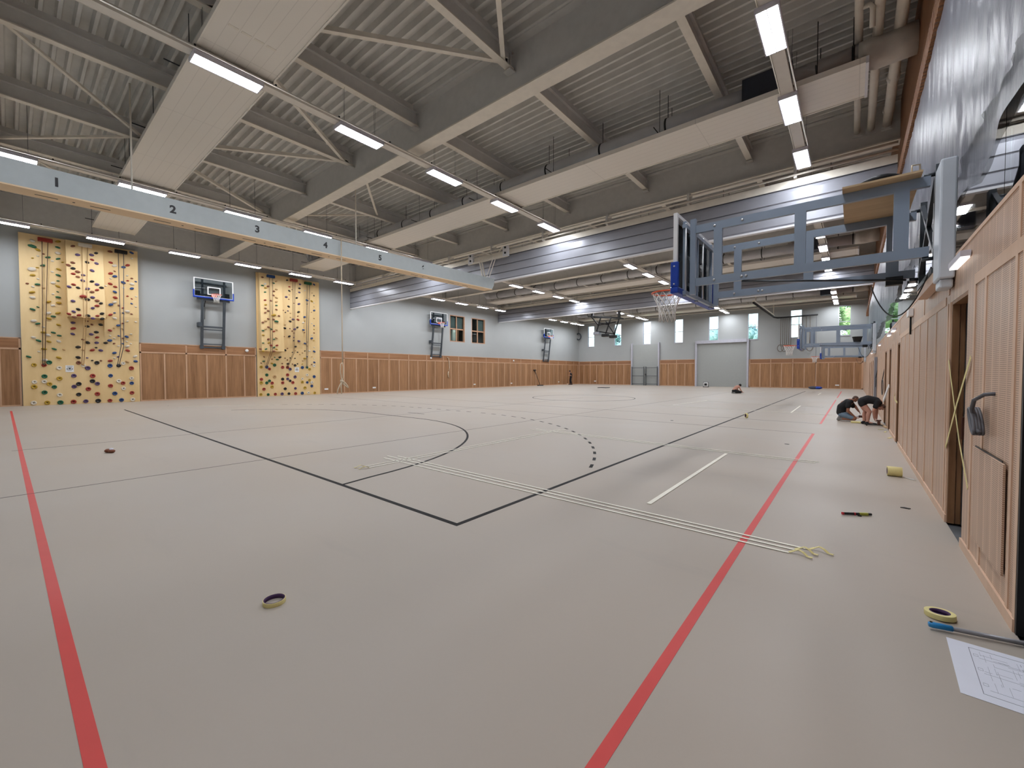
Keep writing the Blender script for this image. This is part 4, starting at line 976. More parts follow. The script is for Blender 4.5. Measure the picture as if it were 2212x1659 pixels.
# ------------------------------------------------------------------ masking tape strips laid on the floor
TP = [((-5.95, 3.90), (-.36, 3.83), 'lowest of the three long tape strips crossing the nearest red line'), ((-6.05, 4.03), (-.33, 3.92), 'middle of the three long tape strips crossing the nearest red line'), ((-5.9, 4.13), (-.24, 4.0), 'upper of the three long tape strips crossing the nearest red line'),
      ((-5.62, 3.35), (-5.6, 8.7), 'outer long tape strip crossing the solid black arc'), ((-5.50, 3.35), (-5.48, 8.75), 'inner long tape strip crossing the solid black arc'),
      ((-6.15, 8.22), (-.42, 7.94), 'nearer of the paired tape strips below the broken arc'), ((-6.1, 8.36), (-.38, 8.07), 'farther of the paired tape strips below the broken arc'),
      ((-1.66, 4.32), (-1.67, 7.9), 'single wide tape strip between the red and black side lines'), ((-6.05, 18.4), (-5.72, 22.6), 'tape strip beyond the second thin line, beside the centre circle'),
      ((-6.3, 18.0), (-.5, 17.4), 'nearer long tape strip in the middle court'), ((-5.7, 22.3), (-.9, 21.2), 'farther long tape strip in the middle court'), ((-1.66, 17.5), (-1.7, 21.5), 'short tape strip in the middle court next to the red line'), ((-5.75, 31.8), (-5.0, 35.5), 'tape strip the shirtless man is laying'), ((-1.7, 33.0), (-1.7, 36.5), 'short tape strip nearest the far wainscot'),
      ((-21.4, 4.4), (-19.6, 7.6), 'pale tape strip close to the wide climbing wall'), ((-21.5, 12.2), (-18.6, 13.6), 'pale tape strip close to the farther climbing wall')]
for a, b, lb in TP:
    w = .05 if 'wide' in lb else (.034 if 'pair' in lb else .026)
    t = thing('masking_tape_strip', ((a[0]+b[0])/2, (a[1]+b[1])/2, 0), 'cream '+lb, 'tape strip', 'tape strips on the floor')
    if a[1] > 17: w = .05
    strip([(a[0], a[1], .0045), (b[0], b[1], .0045)], w, 'tape', t, 'strip', (0, 0, 1))
    e = Vector((b[0]-a[0], b[1]-a[1], 0)).normalized()
    if 'three' in lb or 'solid' in lb:
        q = Vector((b[0], b[1], 0)) if 'three' in lb else Vector((a[0], a[1], 0)); d = e if 'three' in lb else -e; n_ = Vector((-d.y, d.x, 0))
        cv = [q+d*(.0+.03*k)+n_*(.02*math.sin(k))+Vector((0, 0, .008+.03*math.sin(k*.7)**2)) for k in range(6)]
        m = MB()
        for p, r in zip(cv[:-1], cv[1:]): m.bar(p, r, .024, .003)
        m.build('curled_end', 'tape_y', t)

# tape rolls
def tape_roll(c, R, r, w, axis, label, core='purple', name='tape_roll'):
    t = thing(name, c, label, 'tape roll', None)
    M = Matrix.Translation(c)
    if axis is not None:
        M = M @ Vector(axis).normalized().to_track_quat('Z', 'X').to_matrix().to_4x4()
    MB().lathe([(r+.004, -w/2), (R, -w/2), (R, w/2), (r+.004, w/2)], M, 36).build('tape', 'tape_y', t, .001)
    MB().lathe([(r, -w/2), (r+.004, -w/2), (r+.004, w/2+.0008), (r, w/2+.0008)], M, 36).build('core', core, t)
    return t
tape_roll((-2.70, 1.0, .013), .062, .054, .026, None, 'nearly used-up masking tape roll with purple core, alone in the near court')
tb = tape_roll((.41, 3.37, .0155), .066, .040, .028, (-.05, .06, 1), 'cream masking tape roll with purple core beside the blue-handled pole')
c_ = MB()
for k in range(5): c_.box(.383+.012*k, .391+.012*k, 3.355+.004*k, 3.366+.004*k, .006, .0068)
MB().lathe([(.001, .004), (.040, .004), (.040, .006), (.001, .006)], Matrix.Translation((.41, 3.37, 0)), 24, 0, False).build('label_disc', 'purple', tb)
tape_roll((.46, 7.62, .064), .064, .045, .15, (.95, .05, 0), 'thick yellow tape roll lying on its side near the wooden wall', 'purple')
tape_roll((-2.54, 14.6, .075), .075, .05, .05, (.8, .55, 0), 'cream tape roll standing on edge beside the black side line')
t = thing('film_scrap', (.62, 7.5, 0), 'wisps of clear film trailing by the thick yellow roll', 'film scrap'); m = MB()
for k in range(4): m.tube([(.55+.02*k, 7.6-.02*k, .006), (.60+.02*k, 7.5, .01), (.66, 7.45+.03*k, .006)], .003, 5)
m.build('strand', 'net', t)
t = thing('crumpled_scrap', (-10.08, 1.09, 0), 'small crumpled brown and white scrap near the red end line', 'scrap')
MB().ball((-10.1, 1.08, .035), (.06, .05, .035), 0, 8, 5).ball((-10.02, 1.12, .03), (.05, .05, .03), 0, 7, 5).ball((-10.08, 1.12, .05), (.035, .035, .03), 1, 7, 5).build('wad', ['hO', 'paper'], t)
for x, y, lb, m in ((.44, 5.87, 'small black scrap between the knife and the wooden wall', 'black'), (-4.1, 12.4, 'tiny dark speck inside the thin-line crossing', 'band'), (-.98, 9.7, 'tiny dark scrap short of the red line gap', 'band'), (-22.6, 4.3, 'tiny pale scrap before the wide climbing wall', 'housing')):
    o = MB().prism([(x-.035, y-.005), (x+.03, y-.018), (x+.045, y+.004), (x, y+.022)], 'z', .001, .008).build('floor_scrap', m); tag(o, lb, 'scrap', 'loose scraps on the floor')

# utility knife
t = thing('utility_knife', (.05, 5.28, .02), 'black and red utility knife with yellow-green middle on the floor', 'knife'); p = Vector((-.06, 5.20, .016)); q = Vector((.165, 5.345, .016)); d = q-p
MB().bar(p+d*.06, p+d*.62, .02, .022).build('handle', 'black', t, .004); m = MB().bar(p, p+d*.07, .021, .024); m.bar(p+d*.4, p+d*.46, .022, .025); m.build('red_grip', 'dark_red', t, .003)
MB().bar(p+d*.58, p+d*.88, .024, .026).build('slider', 'yellow_green', t, .004); MB().bar(p+d*.86, q, .022, .02).build('nose', 'black', t, .003)
MB().box(.06, .09, 5.25, 5.27, 0.0005, .012).build('clip', 'black', t)

# pole and drawing by the camera
t = thing('mop_pole', (.6, 3.26, .02), 'grey pole with a light blue grip lying beside the tape roll', 'pole'); p = Vector((.345, 3.175, .026)); q = Vector((1.05, 3.36, .0125)); d = q-p
MB().tube([p+d*.13, q], .0115, 12).build('tube', 'pole_grey', t); MB().tube([p, p+d*.02, p+d*.13], [.013, .0155, .0145], 12).build('grip', 'light_blue', t); MB().tube([p+d*.012+Vector((0, 0, .0125)), p+d*.012+Vector((0, 0, .017))], .006, 10).build('hanging_hole', 'black', t)
t = thing('paper_drawing', (.53, 2.9, 0), 'white sheet with a fine line drawing lying on the floor by the doorway', 'paper'); ang = .03
def PP(u, v, z=.0016): return (.388+u+.035*v, 2.62+v*1.0-.02*u, z)
c = [PP(0, 0), PP(.36, 0), PP(.36, .51), PP(0, .51)]
MB().add([(a, b, .0006) for a, b, z in c]+c, [(0, 3, 2, 1), (4, 5, 6, 7), (0, 1, 5, 4), (1, 2, 6, 5), (2, 3, 7, 6), (3, 0, 4, 7)]).build('sheet', 'paper', t)
L = MB(); rnd = random.Random(11)
def inkline(a, b, w): L.bar(PP(a[0], a[1], .002), PP(b[0], b[1], .002), w, .0004)
for a, b in (((.075, .055), (.34, .055)), ((.34, .055), (.34, .465)), ((.34, .465), (.075, .465)), ((.075, .465), (.075, .055))): inkline(a, b, .0022)
for k in range(46):
    u = .10+.23*rnd.random(); v = .08+.34*rnd.random(); l = .02+.07*rnd.random()
    inkline((u, v), (min(.33, u+l), v), .0007) if k % 2 else inkline((u, v), (u, min(.45, v+l)), .0007)
for k in range(3): inkline((.10, .10+.14*k), (.33, .10+.14*k), .0009)
for v in (.13, .26, .39):
    for a, b in (((.085, v), (.10, v)), ((.10, v), (.10, v+.02)), ((.10, v+.02), (.085, v+.02)), ((.085, v+.02), (.085, v))): inkline(a, b, .0008)
for k in range(9): inkline((.24, .07+.043*k), (.24, .09+.043*k), .0014)
L.build('drawing_lines', 'ink', t)

# far floor things
t = thing('work_lamp', (-11.3, 44.2, 0), 'small boxy work lamp on the floor before the wide roller door', 'work lamp')
MB().box(-11.5, -11.1, 44.1, 44.35, .08, .46).build('body', 'white', t, .02); MB().box(-11.42, -11.18, 44.08, 44.1, .16, .38).build('lens', 'black', t); m = MB(); m.tube([(-11.52, 44.2, .02), (-11.52, 44.2, .5), (-11.08, 44.2, .5), (-11.08, 44.2, .02)], .025, 6).box(-11.55, -11.05, 44.0, 44.4, 0, .04); m.build('stand', 'black', t)
o = MB().box(-18.6, -17.7, 35.3, 36.1, 0.001, .05).build('dark_mat', 'black', None, .01); tag(o, 'flat dark mat on the floor before the metal gates', 'mat')
t = thing('blue_bag', (-2.5, 44.8, 0), 'small dark blue bag at the foot of the far wooden door', 'bag'); MB().ball((-2.6, 44.8, .13), (.42, .22, .13), 0).build('bag_body', 'rope_grey', t); MB().ball((-2.3, 44.75, .12), (.3, .2, .12), 0).build('side_pocket', 'blue_pad', t)
t = thing('floor_squeegee', (-26.9, 37.5, 0), 'black floor squeegee leaning on the wainscot', 'squeegee')
MB().tube([(-26.75, 37.4, .05), (-27.2, 37.0, 1.75)], .03, 6).build('handle', 'black', t); MB().box(-26.85, -26.65, 37.0, 37.9, 0, .1).build('head', 'band', t); MB().box(-27.23, -27.12, 36.8, 37.2, 1.68, 1.78).build('grip', 'black', t)

# loose timber, tools and scraps round the two working men
o = MB().bar((.66, 13.15, 1.10), (.60, 13.75, .72), .09, .02, 0, (1, 0, 0)).build('white_offcut', 'white'); tag(o, 'white board offcut jutting from an open stud bay', 'offcut')
t = thing('tape_curl', (.66, 11.3, .95), 'cream tape curl hanging at an open stud bay', 'tape'); strip([(.68, 11.55, .98), (.66, 11.4, .93), (.66, 11.2, .86), (.68, 10.98, .83)], .04, 'tape_y', t, 'strip')
for y, z, r, lb in ((15.9, 1.0, .22, 'thin black cable loop past the open stud bays'), (20.4, 1.05, .16, 'small grey cable loop by the pale steel post')):
    t = thing('cable_loop', (.66, y, z), lb, 'cable loop'); MB().tube([(.66, y+r*1.6*math.cos(a*PI/10), z+r*math.sin(a*PI/10)) for a in range(20)], .010, 5, closed=True).build('loop', 'black', t); MB().tube([(.66, y, z+r), (.70, y, z+r+.3)], .01, 5).build('lead', 'black', t)
o = MB().box(.62, .695, 20.5, 20.85, 0, 2.0).build('steel_post', 'housing'); tag(o, 'pale steel post standing in the wooden wall', 'post')
t = thing('tool_box', (.08, 15.25, 0), 'flat yellow case on the floor beside the kneeling man', 'case'); MB().box(-.02, .2, 15.0, 15.2, .002, .045).build('case_body', 'tape_y', t, .008); MB().box(.17, .21, 15.06, 15.14, .0, .03).build('latch', 'yellow_green', t)
t = thing('power_drill', (.25, 15.75, 0), 'dark brown power drill lying between the two men', 'drill'); MB().tube([(.16, 15.75, .14), (.34, 15.72, .13)], .035, 10).build('motor_body', 'brown_tool', t); MB().bar((.30, 15.73, .12), (.34, 15.72, .02), .04, .05).build('handle', 'black', t); MB().tube([(.16, 15.75, .14), (.09, 15.76, .14)], [.022, .01], 8).build('chuck', 'bolt', t)
t = thing('floor_cutter', (.50, 14.55, 0), 'black low cutting tool at the feet of the bending man', 'cutter')
b = MB(); b.bar((.30, 14.5, .035), (.66, 14.5, .035), .05, .02); b.tube([(.24, 14.5, .05), (.32, 14.5, .045)], .012, 6); b.tube([(.31, 14.5, .0), (.31, 14.5, .04)], .012, 6); b.tube([(.64, 14.5, .0), (.64, 14.5, .04)], .012, 6); b.build('base', 'black', t)
MB().box(.52, .58, 14.45, 14.55, .045, .15).build('motor', 'brown_tool', t, .01); MB().tube([(.5, 14.5, .15), (.60, 14.5, .16)], .018, 8).build('handle', 'brown_tool', t)
for i, (x, y, a) in enumerate(((.56, 13.7, .4), (.62, 13.2, 1.2), (.64, 12.05, .9))):
    o = MB().bar((x-.05*math.cos(a), y-.12*math.sin(a), .006), (x+.05*math.cos(a), y+.12*math.sin(a), .006), .03, .006).build('tape_scrap', 'tape_y'); tag(o, ('cream tape scrap nearest the bending man', 'cream tape scrap against the wall foot', 'cream tape scrap lying closest to the camera by the stud bays')[i], 'scrap', 'cream scraps along the wall foot')
o = MB().bar((.60, 15.0, .03), (.68, 14.1, .02), .04, .03).build('wood_strip', 'sheet_ply'); tag(o, 'thin wooden strip along the wall foot by the bending man', 'strip')
# ------------------------------------------------------------------ people: one fused surface per body, clothes fused separately
def capsule(mb, p, q, r1, r2, n=12):
    p = Vector(p); q = Vector(q); d = q-p; L = d.length
    if L < 1e-5: mb.ball(p, r1, 0, n, 8); return
    M = Matrix.Translation(p) @ d.normalized().to_track_quat('Z', 'Y').to_matrix().to_4x4()
    pr = [(max(.0005, r1*math.sin(a*PI/10)), -r1*math.cos(a*PI/10)) for a in range(6)] + [(max(.0005, r2*math.cos(a*PI/10)), L+r2*math.sin(a*PI/10)) for a in range(6)]
    k = len(pr); vs = [M @ Vector((r*math.cos(2*PI*j/n), r*math.sin(2*PI*j/n), z)) for r, z in pr for j in range(n)]
    fs = [(i*n+j, i*n+(j+1) % n, (i+1)*n+(j+1) % n, (i+1)*n+j) for i in range(k-1) for j in range(n)]
    fs += [tuple(range(n-1, -1, -1)), tuple((k-1)*n+j for j in range(n))]
    mb.add(vs, fs, 0, True)

def fuse(name, prims, mat, parent, voxel=.009, smooth=5):
    mb = MB()
    for a in prims:
        if len(a) == 4: capsule(mb, *a)
        else: mb.ball(a[0], a[1], 0, 14, 10, a[2] if len(a) > 2 else None)
    o = mb.build(name, mat)
    r = o.modifiers.new('r', 'REMESH'); r.mode = 'VOXEL'; r.voxel_size = voxel; r.use_smooth_shade = True
    s = o.modifiers.new('s', 'SMOOTH'); s.factor = .5; s.iterations = smooth
    dg = bpy.context.evaluated_depsgraph_get()
    me = bpy.data.meshes.new_from_object(o.evaluated_get(dg))
    o.modifiers.clear(); o.data = me
    for p in me.polygons: p.use_smooth = True
    attach(o, parent)
    return o

def hand(wrist, d, side, k=1.0, curl=.5):
    """palm, four unequal bent fingers and a thumb off the side of the palm"""
    w = Vector(wrist); d = Vector(d).normalized(); s = (Vector(side)-d*Vector(side).dot(d)).normalized(); n = d.cross(s)
    out = [(w, w+d*.05*k, .022*k, .026*k), (w+d*.05*k-s*.018*k, w+d*.075*k-s*.022*k, .018*k, .014*k), (w+d*.05*k+s*.018*k, w+d*.075*k+s*.022*k, .018*k, .014*k)]
    for i, (off, ln) in enumerate(((-.030, .058), (-.011, .070), (.010, .066), (.029, .050))):
        a = w+d*.080*k+s*off*k; b = a+(d*math.cos(curl*.5)+n*math.sin(curl*.5))*ln*.55*k; c = b+(d*math.cos(curl*1.4)+n*math.sin(curl*1.4))*ln*.5*k
        out += [(a, b, .010*k, .0095*k), (b, c, .0095*k, .0085*k)]
    a = w+d*.022*k-s*.024*k; b = a+(d*.6-s*.8).normalized()*.034*k; c = b+(d*.9-s*.2+n*.3).normalized()*.03*k
    return out+[(a, b, .013*k, .011*k), (b, c, .011*k, .009*k)]

def head(c, f, u, k=1.0):
    """skull, jaw, nose, brow, mouth and ears; f faces forward, u is up"""
    c = Vector(c); f = Vector(f).normalized(); u = (Vector(u)-f*Vector(u).dot(f)).normalized(); s = f.cross(u)
    R = Matrix((s, f, u)).transposed()
    P = lambda a, b, e: c+(s*a+f*b+u*e)*k
    return [(c+u*.012*k, (.073*k, .092*k, .088*k), R), (P(0, .030, -.055), (.052*k, .058*k, .055*k), R), (P(0, .086, .012), P(0, .106, -.018), .010*k, .013*k),
            (P(-.035, .078, .030), P(.035, .078, .030), .012*k, .012*k), (P(-.018, .082, -.052), P(.018, .082, -.052), .008*k, .008*k), (P(0, .070, -.085), (.02*k,)*3),
            (P(.074, -.005, .005), (.012*k, .02*k, .032*k), R), (P(-.074, -.005, .005), (.012*k, .02*k, .032*k), R)]
def hair_cap(c, f, u, k=1.0, t=.008):
    c = Vector(c); f = Vector(f).normalized(); u = (Vector(u)-f*Vector(u).dot(f)).normalized(); s = f.cross(u); R = Matrix((s, f, u)).transposed()
    return [(c+(u*.026-f*.014)*k, ((.073+t)*k, (.086+t)*k, (.080+t)*k), R), (c+(-u*.02-f*.05)*k, ((.060+t)*k, (.045+t)*k, (.06+t)*k), R)]
def eyes(c, f, u, k, parent):
    c = Vector(c); f = Vector(f).normalized(); u = (Vector(u)-f*Vector(u).dot(f)).normalized(); s = f.cross(u); m = MB()
    for a in (-.03, .03): m.ball(c+(s*a+f*.086+u*.010)*k, .010*k, 0, 8, 6)
    m.build('eyes', 'black', parent)

# -- bending man
def bending_man():
    Y = 14.85; k = .74; dx = -.03
    V = lambda x, y, z: Vector((x+dx, Y+y, z))
    t = thing('person', (.33, Y, 0), 'person in black t-shirt and shorts, bare-legged, bent double over a tool by the wall', 'person')
    hc = V(.648, 0, .49); hf = (.35, 0, -.94); hu = (.94, 0, .35)
    sk = head(hc, hf, hu, k) + [(V(.58, 0, .62), V(.635, 0, .54), .05, .045)]
    for s, hip, kn, an, toe in ((-1, V(.245, -.08, .57), V(.395, -.10, .355), V(.365, -.10, .07), V(.50, -.10, .03)), (1, V(.225, .08, .57), V(.315, .09, .37), V(.295, .09, .07), V(.43, .09, .03))):
        sk += [(hip, kn, .078, .052), (kn, kn.lerp(an, .35)+Vector((-.012, 0, 0)), .05, .05), (kn.lerp(an, .35)+Vector((-.012, 0, 0)), an, .05, .032), (an, toe, .034, .026)]
    for s, sh, el, wr in ((-1, V(.555, -.15, .62), V(.475, -.175, .40), V(.50, -.10, .19)), (1, V(.575, .14, .62), V(.555, .16, .42), V(.545, .05, .20))):
        sk += [(sh, el, .046, .036), (el, wr, .035, .025)] + hand(wr, (.15, 0, -1), (0, -s, 0), k, .8)
    sk += [(V(.235, 0, .62), V(.40, 0, .67), .095, .10), (V(.40, 0, .67), V(.58, 0, .62), .10, .08)]
    fuse('body', sk, 'skin', t, .0065, 4)
    cl = []
    for y in (-.06, .06): cl += [(V(.245, y, .635), V(.36, y, .685), .102, .110), (V(.36, y, .685), V(.52, y, .655), .110, .10), (V(.52, y, .655), V(.59, y*.7, .60), .095, .07)]
    for s in (-1, 1): cl += [(V(.555 if s < 0 else .575, s*.13, .635), V(.515 if s < 0 else .565, s*.17, .50), .066, .06)]
    fuse('t_shirt', cl, 'cloth_black', t, .009, 5)
    so = []
    for s in (-1, 1): so += [(V(.24, s*.07, .62), V(.255, s*.08, .56), .098, .092)]
    fuse('shorts', so, 'cloth_black', t, .009, 4)
    fuse('hair', hair_cap(hc, hf, hu, k), 'hair_grey', t, .007, 3); eyes(hc, hf, hu, k, t)
    for an, toe in ((V(.365, -.10, .045), V(.53, -.10, .03)), (V(.295, .09, .045), V(.46, .09, .03))):
        fuse('shoe', [(an+Vector((-.03, 0, -.008)), toe, .040, .030), (an+Vector((0, 0, .02)), an, .04, .04)], 'cloth_black', t, .007, 3)
bending_man()

def kneeling_man():
    Y = 15.6; k = .76
    V = lambda x, y, z: Vector((x, Y+y, z))
    t = thing('person', (-.1, Y, 0), 'person in black t-shirt and denim shorts kneeling on the floor, reaching ahead', 'person')
    hc = V(.075, 0, .655); hf = (.80, 0, -.6); hu = (.6, 0, .8)
    sk = head(hc, hf, hu, k) + [(V(-.05, 0, .58), V(.045, 0, .625), .05, .045), (V(-.23, 0, .28), V(-.16, 0, .48), .11, .12), (V(-.16, 0, .48), V(-.05, 0, .57), .12, .09)]
    for s in (-1, 1):
        hip = V(-.22, s*.09, .20); kn = V(.05, s*.13, .085); an = V(-.24, s*.10, .065); toe = V(-.30, s*.10, .03)
        sk += [(hip, kn, .082, .058), (kn, kn.lerp(an, .4), .052, .05), (kn.lerp(an, .4), an, .05, .034), (an, toe, .034, .028)]
    for s, sh, el, wr, d in ((-1, V(-.07, -.165, .53), V(-.09, -.20, .31), V(.07, -.12, .13), (1, .1, -.35)), (1, V(-.03, .165, .54), V(.075, .19, .42), V(.145, .12, .30), (.6, -.2, -.8))):
        sk += [(sh, el, .048, .038), (el, wr, .038, .026)] + hand(wr, d, (0, -s, .2), k, .7)
    fuse('body', sk, 'skin_dark', t, .0065, 4)
    cl = []
    for y in (-.065, .065): cl += [(V(-.25, y, .25), V(-.23, y, .40), .11, .115), (V(-.23, y, .40), V(-.10, y, .545), .115, .10), (V(-.10, y, .545), V(-.03, y*.6, .57), .095, .065)]
    for s in (-1, 1): cl += [(V(-.07 if s < 0 else -.03, s*.14, .545), V(-.085 if s < 0 else .02, s*.185, .43), .068, .062)]
    fuse('t_shirt', cl, 'cloth_black', t, .009, 5)
    so = []
    for s in (-1, 1): so += [(V(-.23, s*.085, .20), V(-.01, s*.125, .115), .096, .074)]
    fuse('shorts', so, 'denim', t, .009, 4)
    fuse('hair', hair_cap(hc, hf, hu, k, .004), 'hair_grey', t, .007, 3); eyes(hc, hf, hu, k, t)
    for s in (-1, 1): fuse('shoe', [(V(-.24, s*.10, .07), V(-.31, s*.10, .04), .042, .036), (V(-.28, s*.1, .10), V(-.31, s*.1, .05), .04, .034)], 'shoe_grey', t, .008, 3)
kneeling_man()

def crouching_man():
    c = Vector((-6.05, 31.84, 0)); yaw = math.radians(39.45)
    R = Matrix.Rotation(yaw, 3, 'Z'); V = lambda x, y, z: c + R @ Vector((x, y, z))
    D = lambda x, y, z: R @ Vector((x, y, z))
    t = thing('person', tuple(c), 'bare-backed person in black trousers kneeling over a tape strip in the middle court', 'person')
    hc = V(.11, 0, .55); hf = D(.75, 0, -.66); hu = D(.66, 0, .75); k = .85
    sk = head(hc, hf, hu, k) + [(V(-.28, 0, .24), V(-.14, 0, .42), .125, .13), (V(-.14, 0, .42), V(0, 0, .48), .13, .10), (V(0, 0, .48), V(.09, 0, .52), .055, .05)]
    for s in (-1, 1):
        sk += [(V(-.02, s*.16, .45), V(.04, s*.2, .26), .05, .04), (V(.04, s*.2, .26), V(.22, s*.1, .10), .04, .028)] + hand(V(.22, s*.1, .10), D(1, 0, -.4), D(0, -s, .2), k, .7)
        sk += [(V(-.28, s*.1, .18), V(.05, s*.15, .10), .09, .06), (V(.05, s*.15, .09), V(-.28, s*.11, .07), .055, .04), (V(-.28, s*.11, .07), V(-.36, s*.11, .04), .036, .03)]
    fuse('body', sk, 'skin', t, .009, 4)
    cl = [(V(-.29, 0, .19), V(-.25, 0, .24), .135, .135)]
    for s in (-1, 1): cl += [(V(-.29, s*.09, .17), V(.06, s*.15, .10), .11, .08), (V(.06, s*.15, .095), V(-.26, s*.11, .075), .075, .06)]
    fuse('trousers', cl, 'cloth_black', t, .012, 4)
    fuse('hair', hair_cap(hc, hf, hu, k, .022), 'hair', t, .01, 3); eyes(hc, hf, hu, k, t)
    for s in (-1, 1): fuse('shoe', [(V(-.30, s*.11, .07), V(-.38, s*.11, .05), .05, .042)], 'shoe_grey', t, .01, 2)
crouching_man()

def standing_man():
    c = Vector((-26.25, 43.0, 0)); yaw = math.radians(39.45)
    R = Matrix.Rotation(yaw, 3, 'Z'); V = lambda x, y, z: c + R @ Vector((-x, -y, z)); D = lambda x, y, z: R @ Vector((-x, -y, z))
    t = thing('person', tuple(c), 'person dressed all in black standing with bowed head by the far wainscot', 'person')
    hc = V(.10, 0, 1.60); hf = D(.85, 0, -.53); hu = D(.53, 0, .85)
    sk = head(hc, hf, hu, 1.05) + [(V(0, 0, 1.40), V(.06, 0, 1.52), .06, .055), (V(-.04, 0, .95), V(-.04, 0, 1.25), .14, .15), (V(-.04, 0, 1.25), V(-.01, 0, 1.40), .15, .10)]
    for s, kx, ax in ((-1, .04, .02), (1, -.02, -.12)):
        kn = V(kx, s*.10, .50); an = V(ax, s*.10, .09)
        sk += [(V(-.03, s*.10, .92), kn, .09, .065), (kn, an, .062, .042), (an, V(ax+.16, s*.11, .04), .045, .035)]
    for s, el, wr in ((-1, V(-.10, -.25, 1.08), V(.06, -.26, .88)), (1, V(-.04, .25, 1.10), V(.20, .22, 1.14))):
        sk += [(V(-.03, s*.19, 1.36), el, .055, .045), (el, wr, .043, .03)] + hand(wr, D(.7, 0, -.6) if s < 0 else D(1, 0, .1), D(0, -s, .1), 1.0, .9)
    fuse('body', sk, 'skin', t, .011, 4)
    cl = []
    for y in (-.07, .07): cl += [(V(-.04, y, .92), V(-.05, y, 1.2), .135, .145), (V(-.05, y, 1.2), V(-.02, y*.8, 1.38), .145, .09)]
    for s, el in ((-1, V(-.10, -.25, 1.08)), (1, V(-.04, .25, 1.10))): cl += [(V(-.03, s*.18, 1.36), Vector(V(-.03, s*.19, 1.36)).lerp(el, .7), .07, .065)]
    fuse('t_shirt', cl, 'cloth_black', t, .013, 4)
    tr = [(V(-.04, -.06, .9), V(-.04, .06, .9), .14, .14)]
    for s, kx, ax in ((-1, .04, .02), (1, -.02, -.12)): tr += [(V(-.03, s*.10, .90), V(kx, s*.10, .50), .11, .085), (V(kx, s*.10, .50), V(ax, s*.10, .11), .085, .07)]
    fuse('trousers', tr, 'cloth_black', t, .013, 4)
    fuse('hair', hair_cap(hc, hf, hu, 1.05, .014), 'hair', t, .01, 3); eyes(hc, hf, hu, 1.05, t)
    for s, ax in ((-1, .02), (1, -.12)): fuse('shoe', [(V(ax-.05, s*.10, .05), V(ax+.18, s*.11, .045), .05, .042)], 'cloth_black', t, .012, 2)
    b = thing('broom', tuple(V(.33, .22, 0)), 'broom held upright by the person dressed in black', 'broom')
    MB().tube([V(.30, .24, 1.6), V(.36, .24, .12)], .016, 6).build('handle', 'brown_tool', b); MB().bar(V(.30, .1, .10), V(.44, .38, .10), .10, .12).build('head', 'rbatten', b)
    MB().bar(V(.30, .1, .02), V(.44, .38, .02), .09, .04).build('bristles', 'rope', b)
standing_man()

# ------------------------------------------------------------------ outside the far windows
o = MB().box(-70, 40, YF+.4, 140, -.4, -.2).build('terrain', 'lawn'); struct(o, 'grass outside the far windows', 'ground')
def tree(x, y, h, r, label, leaf, seed, dens=2200, size=.34):
    rnd = random.Random(seed)
    t = thing('tree', (x, y, -.2), label, 'tree', 'trees outside the far windows')
    MB().tube([(x, y, -.2), (x+.1, y, h*.35), (x, y+.1, h*.7)], [.32, .24, .1], 8).build('trunk', 'bark', t)
    cl = [(x+rnd.uniform(-.7, .7)*r, y+rnd.uniform(-.7, .7)*r, h-r*1.1+rnd.uniform(-1.3, .9)*r, r*rnd.uniform(.3, .6)) for _ in range(16)]
    m = MB()
    for cx, cy, cz, cr in cl:
        m.ball((cx, cy, cz), cr*.82, 0, 8, 6)
        for _ in range(dens//16):
            v = Vector((rnd.gauss(0, 1), rnd.gauss(0, 1), rnd.gauss(0, 1))).normalized()*cr*rnd.uniform(.75, 1.15); p = Vector((cx, cy, cz))+v
            a = Vector((rnd.uniform(-1, 1), rnd.uniform(-1, 1), rnd.uniform(-1, 1))).normalized()*size; b = a.cross(v.normalized()+Vector((0, 0, .01)))
            if b.length < 1e-4: continue
            b = b.normalized()*size*.5
            m.add([p-a*.5, p+b*.5, p+a*.5, p-b*.5], [(0, 1, 2, 3)], 0)
    m.build('crown', leaf, t)
tree(-.4, 58, 10.0, 2.9, 'bright green tree close outside the window by the gallery corner', 'leaf', 1, 5200, .30)
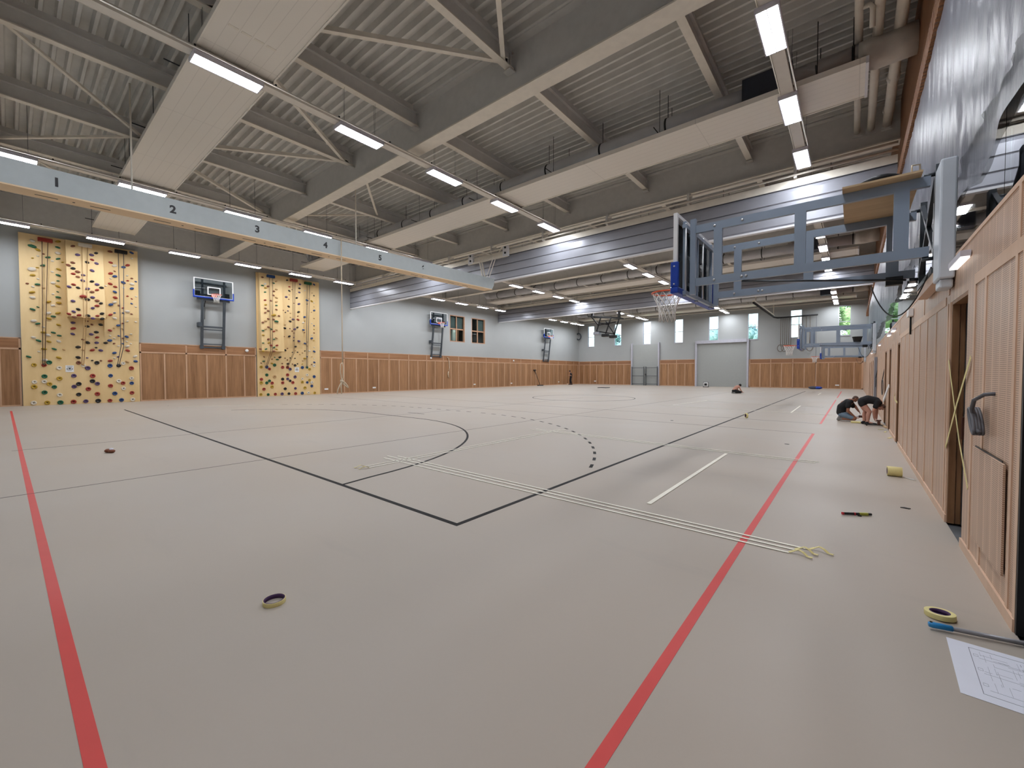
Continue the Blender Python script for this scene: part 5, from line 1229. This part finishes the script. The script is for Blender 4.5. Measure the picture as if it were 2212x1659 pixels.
tree(-17.3, 74, 9.6, 2.9, 'bluish tree outside the window over the wide roller door edge', 'leaf_blue', 2)
tree(-11.6, 74, 8.6, 2.6, 'low bluish tree outside the window above the roller door end', 'leaf_blue', 3)
tree(-35.6, 76, 8.9, 2.4, 'bluish tree outside the window beside the folded basket frame', 'leaf_blue', 4)

# ------------------------------------------------------------------ world, sun, camera, look
w = bpy.data.worlds.new('sky'); SC.world = w; w.use_nodes = True; nt = w.node_tree
bg = nt.nodes['Background']; sky = nt.nodes.new('ShaderNodeTexSky'); sky.sky_type = 'NISHITA'; sky.sun_disc = False; sky.sun_elevation = math.radians(48); sky.sun_rotation = math.radians(200)
sky.air_density = 1.0; sky.dust_density = 2.5
nt.links.new(sky.outputs[0], bg.inputs[0]); bg.inputs[1].default_value = 1.5
sd = bpy.data.lights.new('sun', 'SUN'); sd.energy = 7.0; sd.angle = .02; so = bpy.data.objects.new('sun', sd); COL.objects.link(so); so.rotation_euler = (math.radians(42), 0, math.radians(-20))

cd = bpy.data.cameras.new('camera'); cam = bpy.data.objects.new('camera', cd); COL.objects.link(cam)
cd.sensor_fit = 'HORIZONTAL'; cd.sensor_width = 36.0; cd.lens = 36.0*894/2212
cd.clip_start = .05; cd.clip_end = 400
cam.location = (0, 0, 1.40); cam.rotation_euler = (math.radians(90-1.506), 0, math.radians(39.454))
SC.camera = cam
vs = SC.view_settings; SC.display_settings.display_device = 'sRGB'
vs.view_transform = 'Standard'; vs.look = 'None'; vs.exposure = 0.16; vs.gamma = 1.0; vs.use_curve_mapping = False
cy = SC.cycles
cy.use_denoising = True; cy.use_adaptive_sampling = True; cy.adaptive_threshold = .08; cy.adaptive_min_samples = 24; cy.max_bounces = 7; cy.diffuse_bounces = 4; cy.glossy_bounces = 2; cy.transmission_bounces = 2; cy.transparent_max_bounces = 12
cy.sample_clamp_indirect = 6.0; cy.caustics_reflective = False; cy.caustics_refractive = False
try: cy.denoiser = 'OPENIMAGEDENOISE'
except Exception: pass
